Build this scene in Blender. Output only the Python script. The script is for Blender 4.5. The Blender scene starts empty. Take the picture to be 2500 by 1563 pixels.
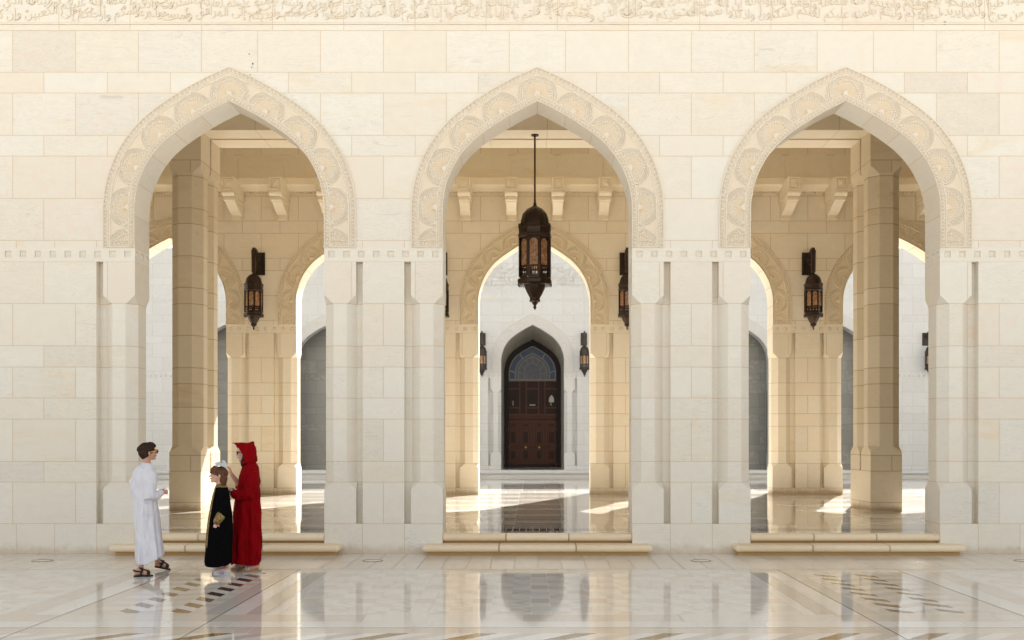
SKY_STR = 0.31; SKY_SAT = 0.30; SKY_TINT = (1.0, .952, .87); SUN_STR = 16.0
import bpy, bmesh, math, random
from mathutils import Vector, Matrix
import numpy as np
random.seed(7)
S = 1/161.0            # one layout unit in metres
D1 = 2512.0            # distance camera - front wall, in units
CH = 277.0             # camera height in units
AX0 = 17.0             # axis of the middle arch
BAY = 727.0
R = math.radians
scn = bpy.context.scene
COL = scn.collection

# ------------------------------------------------------------------ helpers
def tag(o, label=None, cat=None, group=None, kind=None):
    if label: o['label'] = label
    if cat: o['category'] = cat
    if group: o['group'] = group
    if kind: o['kind'] = kind
    return o

def empty(name, loc=(0, 0, 0), rz=0.0, label=None, cat=None, group=None):
    o = bpy.data.objects.new(name, None)
    o.empty_display_size = 0.2
    o.location = loc
    o.rotation_euler = (0, 0, rz)
    COL.objects.link(o)
    return tag(o, label, cat, group)

def link(name, me, parent=None, loc=None):
    o = bpy.data.objects.new(name, me)
    COL.objects.link(o)
    if parent is not None: o.parent = parent
    if loc is not None: o.location = loc
    return o

class MB:
    """collects polygons (layout units) and builds one mesh (metres)"""
    def __init__(self, sc=S):
        self.v = []; self.f = []; self.st = []; self.wh = []; self.rn = []; self.mi = []; self.sc = sc; self.sm = []
    def poly(self, pts, st=None, wh=None, rn=(0.5, 0.5, 0.5), mi=0, sm=False):
        n = len(self.v)
        self.v += [tuple(p) for p in pts]
        self.f.append(list(range(n, n+len(pts))))
        self.st.append(st or [(50, 50)]*len(pts)); self.wh.append(wh or [(50, 50)]*len(pts))
        self.rn.append(rn); self.mi.append(mi); self.sm.append(sm)
    def box(self, x0, x1, y0, y1, z0, z1, mi=0, rn=(0.5, 0.5, 0.5), skip=''):
        P = [(x0,y0,z0),(x1,y0,z0),(x1,y1,z0),(x0,y1,z0),(x0,y0,z1),(x1,y0,z1),(x1,y1,z1),(x0,y1,z1)]
        F = {'f': (0,1,5,4), 'r': (1,2,6,5), 'b': (2,3,7,6), 'l': (3,0,4,7), 't': (4,5,6,7), 'd': (3,2,1,0)}
        for k, q in F.items():
            if k in skip: continue
            a = [P[i] for i in q]
            w = (Vector(a[1])-Vector(a[0])).length; h = (Vector(a[3])-Vector(a[0])).length
            self.poly(a, rn=rn, mi=mi)
    def build(self, name, mats, parent=None, loc=None, merge=False):
        me = bpy.data.meshes.new(name)
        me.from_pydata([(a*self.sc, b*self.sc, c*self.sc) for a, b, c in self.v], [], self.f)
        if not isinstance(mats, (list, tuple)): mats = [mats]
        for m in mats: me.materials.append(m)
        me.polygons.foreach_set('material_index', self.mi)
        me.polygons.foreach_set('use_smooth', self.sm)
        uv = me.uv_layers.new(name='st'); uw = me.uv_layers.new(name='wh')
        uv.data.foreach_set('uv', [c for s in self.st for p in s for c in p])
        uw.data.foreach_set('uv', [c for s in self.wh for p in s for c in p])
        ca = me.color_attributes.new(name='rnd', type='FLOAT_COLOR', domain='CORNER')
        buf = []
        for r, f in zip(self.rn, self.f):
            buf += [r[0], r[1], r[2], 1.0]*len(f)
        ca.data.foreach_set('color', buf)
        if merge:
            bm = bmesh.new(); bm.from_mesh(me); bmesh.ops.remove_doubles(bm, verts=bm.verts, dist=1e-5); bm.to_mesh(me); bm.free()
        me.update()
        return link(name, me, parent, loc)

# ------------------------------------------------------------------ stone layout
ZC = [0, 71, 169, 218, 318, 368, 441, 491, 591, 690, 740, 839, 939, 988, 1088, 1137, 1236, 1251, 1350, 1400, 1500, 1600, 1700, 1800]
ZT = ['P','A','B','A','B','A','B','A','B','P','B','A','B','A','B','A','L','A','B','A','B','A','B']
def joints(kind, a, b, axis=AX0):
    if kind == 'A': base = [-363.5, -215, -66.5, 66.5, 215]
    elif kind == 'B': base = [-288.5, -139.5, 0.0, 139.5, 288.5]
    elif kind == 'P': base = [-363.5+49.5, -363.5+140.5, -223.5, 223.5, 363.5-49.5]
    else: base = [-300, -140, 20, 180, 340]
    out = []
    k0 = int((a-axis)/BAY)-2; k1 = int((b-axis)/BAY)+2
    for k in range(k0, k1+1):
        for j in base: out.append(axis+k*BAY+j)
    return sorted(out)

def _rn(seed):
    r = random.Random(str(seed))
    return (r.random(), r.random(), r.random())

def clip(poly, ax, val, keep_ge):
    out = []
    n = len(poly)
    for i in range(n):
        a = poly[i]; b = poly[(i+1) % n]
        da = a[0][ax]-val; db = b[0][ax]-val
        if not keep_ge: da = -da; db = -db
        if da >= -1e-6: out.append(a)
        if (da > 1e-6 and db < -1e-6) or (da < -1e-6 and db > 1e-6):
            t = da/(da-db)
            out.append((tuple(a[0][k]+(b[0][k]-a[0][k])*t for k in range(2)), tuple(a[1][k]+(b[1][k]-a[1][k])*t for k in range(3))))
    return out

def stones(mb, pts, s=None, t=None, mode='wall', seed=0, mi=0, axis=AX0, zc=ZC, zt=ZT, pitch=75.0):
    """cut one planar polygon into stones; s, t are the 2D coordinates of its points"""
    if s is None: s = [p[0] for p in pts]
    if t is None: t = [p[2] for p in pts]
    P = [((a, b), tuple(p)) for a, b, p in zip(s, t, pts)]
    s0, s1 = min(s), max(s); t0, t1 = min(t), max(t)
    if mode == 'arc':
        rows = []
        k = math.floor(t0/pitch)
        while k*pitch < t1: rows.append((k*pitch, (k+1)*pitch, 'N', k)); k += 1
    else:
        rows = [(zc[i], zc[i+1], zt[i], i) for i in range(len(zc)-1) if zc[i+1] > t0+1e-4 and zc[i] < t1-1e-4]
    for a, b, kd, idx in rows:
        q = clip(clip(P, 1, a, True), 1, b, False)
        if len(q) < 3: continue
        if mode == 'wall':
            js = joints(kd, s0, s1, axis)
            cells = [(js[i], js[i+1]) for i in range(len(js)-1) if js[i+1] > s0+1e-4 and js[i] < s1-1e-4]
        else: cells = [(s0-999, s1+999)]
        for c0, c1 in cells:
            q2 = clip(clip(q, 0, c0, True), 0, c1, False) if mode == 'wall' else q
            if len(q2) < 3: continue
            st = [(p[0][0]-c0, p[0][1]-a) for p in q2]; wh = [(c1-p[0][0], b-p[0][1]) for p in q2]
            # degenerate?
            A = sum(q2[i][0][0]*q2[(i+1) % len(q2)][0][1]-q2[(i+1) % len(q2)][0][0]*q2[i][0][1] for i in range(len(q2)))
            if abs(A) < 1e-3: continue
            sd = '%s|%d|%.0f' % (seed, idx, c0 if mode == 'wall' else 0)
            mb.poly([p[1] for p in q2], st, wh, _rn(sd), mi)

# ------------------------------------------------------------------ arch curve (half span 223.5, spring 810, apex 1068)
A_HALF = 223.5; Z_IMP = 723.0; Z_SPR = 810.0; AL = math.asin(0.6)
P1 = (-134.1, 988.8); RU = 710.0; CU = (P1[0]+0.6*RU, P1[1]-0.8*RU)
def arch_half(off=0.0, n1=4, n2=14, n3=9, with_len=False):
    """left half, from impost up to apex, offset outward"""
    r = A_HALF+off
    pts = [(-r, Z_IMP+(Z_SPR-Z_IMP)*i/n1) for i in range(n1)]
    a0 = math.pi/2; a1 = AL
    for i in range(n2):
        a = a0+(a1-a0)*i/n2
        pts.append((-r*math.sin(a), Z_SPR+r*math.cos(a)))
    ru = RU+off
    aend = math.asin(CU[0]/ru)
    for i in range(n3+1):
        a = AL+(aend-AL)*i/n3
        pts.append((CU[0]-ru*math.sin(a), CU[1]+ru*math.cos(a)))
    pts[-1] = (0.0, pts[-1][1])
    return pts
def arch_full(off=0.0, **k):
    h = arch_half(off, **k)
    return h+[(-x, z) for x, z in reversed(h[:-1])]

def wall_over_arches(mb, y, x0, x1, z0, z1, axes, flip=False, seed=0, mi=0, axis=AX0):
    """vertical face at depth y from z0 (impost) to z1 with arch openings"""
    xs = x0
    def q(pts):
        if flip: pts = pts[::-1]
        stones(mb, pts, seed=seed, mi=mi, axis=axis)
    for ax in sorted(axes):
        q([(xs, y, z0), (ax-A_HALF, y, z0), (ax-A_HALF, y, z1), (xs, y, z1)])
        c = arch_full()
        for i in range(len(c)-1):
            (xa, za), (xb, zb) = c[i], c[i+1]
            if abs(xb-xa) < 1e-6: continue
            q([(ax+xa, y, za), (ax+xb, y, zb), (ax+xb, y, z1), (ax+xa, y, z1)])
        xs = ax+A_HALF
    q([(xs, y, z0), (x1, y, z0), (x1, y, z1), (xs, y, z1)])

def intrados(mb, ax, y0, y1, seed=0, mi=0):
    c = arch_full(); L = 0.0
    tot = sum(math.dist(c[i], c[i+1]) for i in range(len(c)-1))
    for i in range(len(c)-1):
        l = math.dist(c[i], c[i+1])
        (xa, za), (xb, zb) = c[i], c[i+1]
        stones(mb, [(ax+xa, y0, za), (ax+xa, y1, za), (ax+xb, y1, zb), (ax+xb, y0, zb)],
               s=[0, 95, 95, 0], t=[L-tot/2, L-tot/2, L+l-tot/2, L+l-tot/2], mode='arc', pitch=tot/12, seed=(seed, ax), mi=mi)
        L += l

def loft(mb, rings, zs, seed=0, mi=0, skip=(), modes=None, axis=AX0):
    """rings: list of plan outlines (same count), zs: heights; wall pieces with stone joints"""
    n = len(rings[0])
    for k in range(len(rings)-1):
        for i in range(n):
            if i in skip: continue
            j = (i+1) % n
            a0, a1 = rings[k][i], rings[k][j]; b0, b1 = rings[k+1][i], rings[k+1][j]
            pts = [(a0[0], a0[1], zs[k]), (a1[0], a1[1], zs[k]), (b1[0], b1[1], zs[k+1]), (b0[0], b0[1], zs[k+1])]
            cl = [pts[0]]
            for p in pts[1:]:
                if math.dist(p, cl[-1]) > 1e-4: cl.append(p)
            if len(cl) > 1 and math.dist(cl[0], cl[-1]) < 1e-4: cl.pop()
            if len(cl) < 3: continue
            e = (a1[0]-a0[0], a1[1]-a0[1]); f = (b1[0]-b0[0], b1[1]-b0[1])
            g = e if abs(e[0])+abs(e[1]) > abs(f[0])+abs(f[1]) else f
            if abs(g[1]) < 1e-6 and abs(g[0]) > 60: stones(mb, cl, seed=seed, mi=mi, axis=axis)
            else:
                L = math.hypot(*g); ux, uy = g[0]/L, g[1]/L
                stones(mb, cl, s=[p[0]*ux+p[1]*uy for p in cl], mode='none', seed=(seed, i//2 if not modes else modes), mi=mi)

C_IN = 22.0; SLOT = 22.0; DEP = 95.0
def pier_outline(x0, x1, y0, c, left=True, right=True, g=SLOT, dep=DEP):
    """plan of a pier (counter-clockwise from the front left); colonettes 75 wide, slots 16"""
    F = []
    if left: F += [(x0, c), (x0+c, 0), (x0+75-c, 0), (x0+75, c), (x0+75, g), (x0+91, g), (x0+91, 0)]
    else: F += [(x0, 0)]
    if right: F += [(x1-91, 0), (x1-91, g), (x1-75, g), (x1-75, c), (x1-75+c, 0), (x1-c, 0), (x1, c)]
    else: F += [(x1, 0)]
    B = [(x, dep-y) for x, y in reversed(F)]
    return [(x, y+y0) for x, y in F+B]

def pier(mb, x0, x1, y0, left=True, right=True, seed=0, zb=0.0, mi=0, axis=AX0):
    rect = [(x0, y0), (x1, y0), (x1, y0+DEP), (x0, y0+DEP)]
    loft(mb, [rect, rect], [zb, 71], seed=seed, mi=mi, axis=axis)
    lv = [(71, 0), (151, 0), (170, C_IN), (590, C_IN), (611, 0), (690, 0)]
    loft(mb, [pier_outline(x0, x1, y0, c, left, right) for _, c in lv], [z for z, _ in lv], seed=seed, mi=mi, axis=axis)
    # caps of the slots (ledge at the bottom, soffit at the top)
    for yy in ((y0, y0+SLOT), (y0+DEP-SLOT, y0+DEP)):
        for sx in ([x0+75] if left else [])+([x1-91] if right else []):
            mb.poly([(sx, yy[0], 71), (sx+16, yy[0], 71), (sx+16, yy[1], 71), (sx, yy[1], 71)], mi=mi)
            mb.poly([(sx, yy[1], 690), (sx+16, yy[1], 690), (sx+16, yy[0], 690), (sx, yy[0], 690)], mi=mi)

def string_band(mb, p0, p1, out, n, z0=690.0, z1=723.0, mi=0, proud=False):
    """ornamental band between plan points p0 -> p1 (seen from outside, left to right) with n sunken pyramids"""
    dx, dy = (p1[0]-p0[0])/n, (p1[1]-p0[1])/n
    L = math.hypot(dx, dy); ux, uy = dx/L, dy/L
    ox, oy = out
    h = 7.6; zc = 707.5
    for i in range(n):
        cx, cy = p0[0]+dx*(i+.5), p0[1]+dy*(i+.5)
        def P(a, z, d): return (cx+ux*a-ox*d, cy+uy*a-oy*d, z)
        w = L/2
        o = [P(-w, z0, 0), P(w, z0, 0), P(w, z1, 0), P(-w, z1, 0)]
        a = [P(-h, zc-h, 0), P(h, zc-h, 0), P(h, zc+h, 0), P(-h, zc+h, 0)]
        b = [P(-h, zc-h, 3.0), P(h, zc-h, 3.0), P(h, zc+h, 3.0), P(-h, zc+h, 3.0)]
        top = P(0, zc, -1.0)
        for k in range(4):
            m = (k+1) % 4
            mb.poly([o[k], o[m], a[m], a[k]], mi=mi, rn=(0.4, .5, .5))
            mb.poly([a[k], a[m], b[m], b[k]], mi=mi, rn=(.6, .4, .2))
            mb.poly([b[k], b[m], top], mi=mi, rn=(.8, .6, .2))
# ------------------------------------------------------------------ materials
def newmat(name):
    m = bpy.data.materials.new(name); m.use_nodes = True
    nt = m.node_tree; nt.nodes.clear()
    out = nt.nodes.new('ShaderNodeOutputMaterial'); b = nt.nodes.new('ShaderNodeBsdfPrincipled')
    nt.links.new(b.outputs[0], out.inputs[0])
    return m, nt, b
class NT:
    """terse node building"""
    def __init__(s, nt): s.nt = nt
    def n(s, t, **k):
        x = s.nt.nodes.new(t)
        for a, b in k.items(): setattr(x, a, b)
        return x
    def l(s, a, b): s.nt.links.new(a, b)
    def val(s, sock, v):
        if hasattr(v, 'is_output'): s.l(v, sock)
        else: sock.default_value = v
    def m(s, op, a, b=0.0, c=None, clamp=False):
        x = s.n('ShaderNodeMath', operation=op); x.use_clamp = clamp
        s.val(x.inputs[0], a); s.val(x.inputs[1], b)
        if c is not None: s.val(x.inputs[2], c)
        return x.outputs[0]
    def mix(s, f, a, b, mode='MIX'):
        x = s.n('ShaderNodeMix', data_type='RGBA', blend_type=mode)
        s.val(x.inputs[0], f)
        for sock, v in ((x.inputs[6], a), (x.inputs[7], b)):
            if isinstance(v, (tuple, list)): v = tuple(v)+(1.0,) if len(v) == 3 else v
            s.val(sock, v)
        return x.outputs[2]
    def ramp(s, f, a, b, lo=0.0, hi=1.0):
        x = s.n('ShaderNodeMapRange', interpolation_type='SMOOTHSTEP')
        s.val(x.inputs[0], f); x.inputs[1].default_value = a; x.inputs[2].default_value = b
        x.inputs[3].default_value = lo; x.inputs[4].default_value = hi
        return x.outputs[0]
    def noise(s, vec, scale, detail=4.0, rough=0.55, dist=0.0):
        x = s.n('ShaderNodeTexNoise'); x.inputs['Scale'].default_value = scale; x.inputs['Detail'].default_value = detail
        x.inputs['Roughness'].default_value = rough; x.inputs['Distortion'].default_value = dist
        if vec is not None: s.l(vec, x.inputs['Vector'])
        return x.outputs['Fac']
    def sep(s, v):
        x = s.n('ShaderNodeSeparateXYZ'); s.l(v, x.inputs[0]); return x.outputs
    def comb(s, a, b, c):
        x = s.n('ShaderNodeCombineXYZ')
        for i, v in enumerate((a, b, c)): s.val(x.inputs[i], v)
        return x.outputs[0]
    def bump(s, h, strength, dist, normal=None):
        x = s.n('ShaderNodeBump'); x.inputs['Strength'].default_value = strength; x.inputs['Distance'].default_value = dist
        s.l(h, x.inputs['Height'])
        if normal is not None: s.l(normal, x.inputs['Normal'])
        return x.outputs[0]

def marble(name, ca, cb, joint=(0.42, 0.30, 0.17), jw=0.75, rough=0.5, vein=(0.50, 0.47, 0.44), warm=(0.80, 0.62, 0.38),
           var=1.0, stain=0.0, stain_z=0.0, veinamt=1.0, jmix=0.75, spec=0.35, cloud=.55, pink=.25):
    """dressed limestone / marble in blocks: every block its own tint, soft veins, thin tan joints"""
    m, nt, b = newmat(name); N = NT(nt)
    st = N.sep(N.n('ShaderNodeUVMap', uv_map='st').outputs[0]); wh = N.sep(N.n('ShaderNodeUVMap', uv_map='wh').outputs[0])
    d = N.m('MINIMUM', N.m('MINIMUM', st[0], st[1]), N.m('MINIMUM', wh[0], wh[1]))
    at = N.n('ShaderNodeAttribute', attribute_name='rnd'); rr = N.sep(at.outputs['Color'])
    pos = N.n('ShaderNodeTexCoord').outputs['Object']
    off = N.n('ShaderNodeVectorMath', operation='MULTIPLY_ADD'); N.l(at.outputs['Color'], off.inputs[0]); off.inputs[1].default_value = (37, 23, 51); N.l(pos, off.inputs[2])
    p = off.outputs[0]
    mp = N.n('ShaderNodeMapping'); N.l(p, mp.inputs[0]); mp.inputs['Rotation'].default_value = (0.3, 0.65, 0.2); mp.inputs['Scale'].default_value = (0.55, 1.4, 2.6)
    pv = mp.outputs[0]
    n1 = N.noise(pv, 1.1, 6, 0.62, 1.2); n2 = N.noise(p, 6.0, 5, 0.6, 0.3); n3 = N.noise(pv, 2.6, 7, 0.7, 2.0); n4 = N.noise(p, 45, 4, .7)
    base = N.mix(N.m('MULTIPLY', rr[0], var, clamp=True), ca, cb)
    # yellowish clouds on some blocks
    w = N.m('MULTIPLY', N.ramp(n1, 0.50, 0.78), N.ramp(rr[1], 0.30, 1.0, 0.0, cloud))
    wp = N.m('MULTIPLY', N.ramp(n2, 0.45, 0.65), N.ramp(N.m('FRACT', N.m('MULTIPLY', rr[1], 7.3)), 0.6, 1.0, 0.0, pink))
    base = N.mix(wp, base, (0.74, 0.60, 0.52) if ca[0] > .6 else (0.55, 0.52, 0.52))
    base = N.mix(N.m('MULTIPLY', w, var), base, warm)
    # grey clouds and veins
    g = N.m('MULTIPLY', N.ramp(n3, 0.56, 0.72), N.ramp(rr[2], 0.3, 1.0, 0.08, 0.32))
    base = N.mix(N.m('MULTIPLY', g, veinamt), base, vein)
    vv = N.m('ABSOLUTE', N.m('SUBTRACT', n3, 0.5))
    base = N.mix(N.m('MULTIPLY', N.ramp(vv, 0.0, 0.02, 0.22, 0.0), N.m('MULTIPLY', rr[2], veinamt)), base, vein)
    vd = N.ramp(rr[2], 0.86, 1.0, 1.0, 0.95)
    base = N.mix(1.0, base, N.comb(vd, vd, vd), 'MULTIPLY')
    sp = N.m('MULTIPLY_ADD', n2, 0.12, 0.94)
    sp = N.m('MULTIPLY', sp, N.m('MULTIPLY_ADD', n4, 0.08, 0.96))
    base = N.mix(1.0, base, N.comb(sp, sp, sp), 'MULTIPLY')
    if stain > 0:
        z = N.sep(N.n('ShaderNodeNewGeometry').outputs['Position'])[2]
        zz = N.m('SUBTRACT', z, stain_z)
        f = N.m('MULTIPLY', N.ramp(N.m('ADD', zz, N.m('MULTIPLY', N.m('SUBTRACT', n2, 0.5), 0.22)), 0.0, 0.17, 1.0, 0.0), stain)
        base = N.mix(f, base, (0.40, 0.27, 0.13))
    jf = N.ramp(N.m('ADD', d, N.m('MULTIPLY', N.m('SUBTRACT', n2, .5), 0.5)), jw*0.45, jw*1.25, 1.0, 0.0)
    base = N.mix(N.m('MULTIPLY', jf, jmix), base, joint)
    # faint soiled band along the joints
    jb = N.ramp(d, 0.0, 7.0, 0.20, 0.0)
    base = N.mix(N.m('MULTIPLY', jb, N.ramp(n2, 0.35, 0.7)), base, warm)
    N.l(base, b.inputs['Base Color'])
    N.l(N.m('MULTIPLY_ADD', n2, 0.25, rough-0.12), b.inputs['Roughness'])
    b.inputs['Specular IOR Level'].default_value = spec
    h = N.m('ADD', N.m('MULTIPLY', N.m('SUBTRACT', 1.0, jf), 1.0), N.m('MULTIPLY', n4, 0.10))
    N.l(N.bump(h, 0.35, 0.003), b.inputs['Normal'])
    return m

M = {}
M['wall'] = marble('cream_marble_blocks', (0.785, 0.755, 0.68), (0.775, 0.715, 0.615), stain=0.45, warm=(0.76, 0.63, 0.44), joint=(0.50, 0.36, 0.22), rough=.42, cloud=.8, pink=.4, veinamt=1.7, jw=.7, jmix=.7)
M['wall_in'] = marble('honey_limestone_blocks', (0.82, 0.76, 0.635), (0.80, 0.715, 0.565), joint=(0.36, 0.22, 0.10), warm=(0.72, 0.50, 0.26), stain=0.6, stain_z=46*S, vein=(.48, .40, .31))
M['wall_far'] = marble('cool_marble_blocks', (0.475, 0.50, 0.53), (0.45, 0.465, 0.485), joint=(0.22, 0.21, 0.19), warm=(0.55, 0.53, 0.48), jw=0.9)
M['column'] = marble('tan_limestone_blocks', (0.73, 0.645, 0.495), (0.67, 0.58, 0.42), joint=(0.26, 0.16, 0.08), jw=1.0, warm=(0.58, 0.39, 0.19), stain=0.7, stain_z=46*S, vein=(.36, .28, .20))
M['plain'] = marble('plain_dressed_stone', (0.74, 0.63, 0.46), (0.70, 0.58, 0.40), warm=(0.68, 0.5, 0.3))
M['bracket'] = marble('bracket_stone', (0.82, 0.74, 0.585), (0.80, 0.71, 0.55), warm=(0.70, 0.53, 0.31))

def relief(name, hi, lo, tan, crev):
    """carved ornament: attribute 'rnd' = (height, tan amount, crevice)"""
    m, nt, b = newmat(name); N = NT(nt)
    at = N.n('ShaderNodeAttribute', attribute_name='rnd'); rr = N.sep(at.outputs['Color'])
    pos = N.n('ShaderNodeTexCoord').outputs['Object']
    n = N.noise(pos, 3.0, 5, .6, .4); n2 = N.noise(pos, 40, 3)
    c = N.mix(n, hi, lo); c = N.mix(N.m('MULTIPLY', rr[1], 0.62), c, tan); c = N.mix(N.m('MULTIPLY', rr[2], 0.34), c, crev)  # crevice mask paints the shade of the recesses into the stone
    g = N.m('MULTIPLY_ADD', n2, 0.1, 0.95); c = N.mix(1.0, c, N.comb(g, g, g), 'MULTIPLY')
    N.l(c, b.inputs['Base Color']); b.inputs['Roughness'].default_value = 0.6; b.inputs['Specular IOR Level'].default_value = .3
    return m
M['relief'] = relief('carved_cream_stone', (0.77, 0.715, 0.62), (0.755, 0.68, 0.56), (0.72, 0.575, 0.395), (0.32, 0.22, 0.12))
M['relief_in'] = relief('carved_honey_stone', (0.80, 0.72, 0.57), (0.78, 0.69, 0.53), (0.70, 0.57, 0.39), (0.26, 0.16, 0.08))
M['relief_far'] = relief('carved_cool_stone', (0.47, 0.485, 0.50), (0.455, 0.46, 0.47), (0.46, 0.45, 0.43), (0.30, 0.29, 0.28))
M['letter'] = relief('carved_lettering_stone', (0.78, 0.72, 0.61), (0.76, 0.69, 0.57), (0.6, 0.45, 0.27), (0.4, 0.28, 0.16))

def simple(name, col, rough=.5, metal=0.0, spec=.5, nscale=30, namt=.15, bump=0.0, col2=None):
    m, nt, b = newmat(name); N = NT(nt)
    pos = N.n('ShaderNodeTexCoord').outputs['Object']
    n = N.noise(pos, nscale, 5, .6)
    c2 = col2 or tuple(max(0, c*(1-namt*2)) for c in col)
    N.l(N.mix(n, col, c2), b.inputs['Base Color'])
    b.inputs['Roughness'].default_value = rough; b.inputs['Metallic'].default_value = metal; b.inputs['Specular IOR Level'].default_value = spec
    if bump: N.l(N.bump(n, bump, 0.004), b.inputs['Normal'])
    return m
M['iron'] = simple('dark_bronze', (0.075, 0.050, 0.036), .38, .8, nscale=60, col2=(0.026, 0.018, 0.015), bump=.3)
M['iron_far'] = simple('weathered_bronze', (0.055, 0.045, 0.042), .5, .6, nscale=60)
M['brass'] = simple('polished_brass', (0.42, 0.26, 0.08), .4, .9)

def alabaster():
    m, nt, b = newmat('amber_alabaster'); N = NT(nt)
    pos = N.n('ShaderNodeTexCoord').outputs['Object']
    n = N.noise(pos, 3.2, 4, .5, 3.5)
    n = N.m('FRACT', N.m('MULTIPLY', n, 5.0))
    c = N.mix(N.ramp(n, 0.2, 0.8), (0.70, 0.48, 0.31), (0.44, 0.22, 0.11))
    N.l(c, b.inputs['Base Color']); b.inputs['Roughness'].default_value = .3
    b.inputs['Emission Strength'].default_value = 0.0
    b.inputs['Subsurface Weight'].default_value = 0.0
    tr = N.n('ShaderNodeBsdfTranslucent'); N.l(c, tr.inputs[0])
    mx = N.n('ShaderNodeMixShader'); mx.inputs[0].default_value = .55
    N.l(b.outputs[0], mx.inputs[1]); N.l(tr.outputs[0], mx.inputs[2])
    out = [x for x in nt.nodes if x.type == 'OUTPUT_MATERIAL'][0]
    N.l(mx.outputs[0], out.inputs[0])
    return m
M['glass'] = alabaster()

def wood(name, ca, cb):
    m, nt, b = newmat(name); N = NT(nt)
    pos = N.n('ShaderNodeTexCoord').outputs['Object']
    mp = N.n('ShaderNodeMapping'); N.l(pos, mp.inputs[0]); mp.inputs['Scale'].default_value = (14, 14, 1.2)
    n = N.noise(mp.outputs[0], 2.0, 5, .6, .6)
    N.l(N.mix(n, ca, cb), b.inputs['Base Color']); b.inputs['Roughness'].default_value = .5; b.inputs['Specular IOR Level'].default_value = .18
    N.l(N.bump(n, .2, .003), b.inputs['Normal'])
    return m
M['wood'] = wood('dark_teak', (0.066, 0.024, 0.016), (0.034, 0.012, 0.009))
M['wood2'] = wood('carved_dark_teak', (0.026, 0.008, 0.006), (0.012, 0.004, 0.004))
M['wood3'] = wood('light_teak_trim', (0.105, 0.043, 0.028), (0.06, 0.024, 0.017))
M['darkframe'] = simple('blackened_frame', (0.016, 0.013, 0.015), .6, spec=.15)
M['blue'] = simple('deep_blue_glass', (0.03, 0.065, 0.16), .35, spec=.2, nscale=14, col2=(0.006, 0.014, 0.04))
M['lead'] = simple('silvered_lead', (0.17, 0.18, 0.19), .5, .2, spec=.2, nscale=20)
M['stain1'] = simple('patterned_coloured_glass', (0.13, 0.13, 0.15), .4, spec=.2, nscale=9, col2=(0.02, 0.04, 0.08))

def floor_mat(name, ca, cb, rough=.055, joint=(0.10, 0.08, 0.06), jw=.8, jmix=.8, vscale=(1.2, 7.0, 1.0), spec=.75, namt=1.0, polish=.05, bmp=.012):
    m, nt, b = newmat(name); N = NT(nt)
    st = N.sep(N.n('ShaderNodeUVMap', uv_map='st').outputs[0]); wh = N.sep(N.n('ShaderNodeUVMap', uv_map='wh').outputs[0])
    d = N.m('MINIMUM', N.m('MINIMUM', st[0], st[1]), N.m('MINIMUM', wh[0], wh[1]))
    at = N.n('ShaderNodeAttribute', attribute_name='rnd'); rr = N.sep(at.outputs['Color'])
    pos = N.n('ShaderNodeTexCoord').outputs['Object']
    off = N.n('ShaderNodeVectorMath', operation='MULTIPLY_ADD'); N.l(at.outputs['Color'], off.inputs[0]); off.inputs[1].default_value = (17, 13, 5); N.l(pos, off.inputs[2])
    mp = N.n('ShaderNodeMapping'); N.l(off.outputs[0], mp.inputs[0]); mp.inputs['Scale'].default_value = vscale
    n = N.noise(mp.outputs[0], 1.6, 6, .62, .8); n2 = N.noise(pos, 2.2, 3)
    c = N.mix(N.m('ADD', N.m('MULTIPLY', rr[0], .6), N.m('MULTIPLY', N.m('SUBTRACT', n, .3), .9*namt), clamp=True), ca, cb)
    jf = N.ramp(d, jw*.4, jw*1.3, 1.0, 0.0)
    c = N.mix(N.m('MULTIPLY', jf, jmix), c, joint)
    N.l(c, b.inputs['Base Color'])
    rv = N.m('ADD', N.m('MULTIPLY_ADD', n, polish, rough-.5*polish), N.m('MULTIPLY', N.m('SUBTRACT', rr[1], .5), polish))
    rv = N.m('MAXIMUM', N.m('ADD', rv, N.m('MULTIPLY', jf, .3)), .015)
    N.l(rv, b.inputs['Roughness']); b.inputs['Specular IOR Level'].default_value = spec
    # tiny unevenness of the slabs
    n5 = N.noise(pos, 5.0, 3)
    h = N.m('ADD', N.m('MULTIPLY', n5, .5), N.m('MULTIPLY', N.m('SUBTRACT', 1.0, jf), .4))
    if bmp: N.l(N.bump(h, bmp, .01), b.inputs['Normal'])
    return m
M['f_base'] = floor_mat('polished_beige_marble', (0.78, 0.75, 0.70), (0.69, 0.645, 0.585))
M['f_dull'] = floor_mat('worn_cream_marble', (0.76, 0.71, 0.635), (0.67, 0.60, 0.515), rough=.2, polish=.12, joint=(.09, .06, .04), vscale=(4, 1.5, 1), jw=.95, jmix=.7, bmp=0)
M['f_white'] = floor_mat('polished_white_marble', (0.80, 0.79, 0.76), (0.74, 0.715, 0.67), joint=(.2, .16, .12), jmix=.4)
M['f_grey'] = floor_mat('polished_grey_marble', (0.55, 0.515, 0.47), (0.66, 0.62, 0.565), vscale=(9, 1.0, 1.0), jmix=.5)
M['f_tan'] = floor_mat('polished_tan_marble', (0.64, 0.575, 0.49), (0.71, 0.65, 0.57), jmix=.5, vscale=(9, 1, 1))
M['f_gold'] = floor_mat('polished_ochre_inlay', (0.33, 0.22, 0.11), (0.26, 0.17, 0.085), jmix=.3)
M['f_robe_refl'] = floor_mat('inlay_robe_reflection', (0.13, 0.075, 0.05), (0.09, 0.055, 0.04), jmix=.3)  # ochre inlay darkened to carry the robe's painted reflection
M['f_dark'] = floor_mat('polished_charcoal_inlay', (0.065, 0.055, 0.045), (0.12, 0.10, 0.08), jmix=.3)
M['f_arc'] = floor_mat('polished_arcade_marble', (0.62, 0.57, 0.50), (0.50, 0.45, 0.395), rough=.04, polish=.03, joint=(.10, .08, .06), vscale=(1.0, 9, 1))
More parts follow.
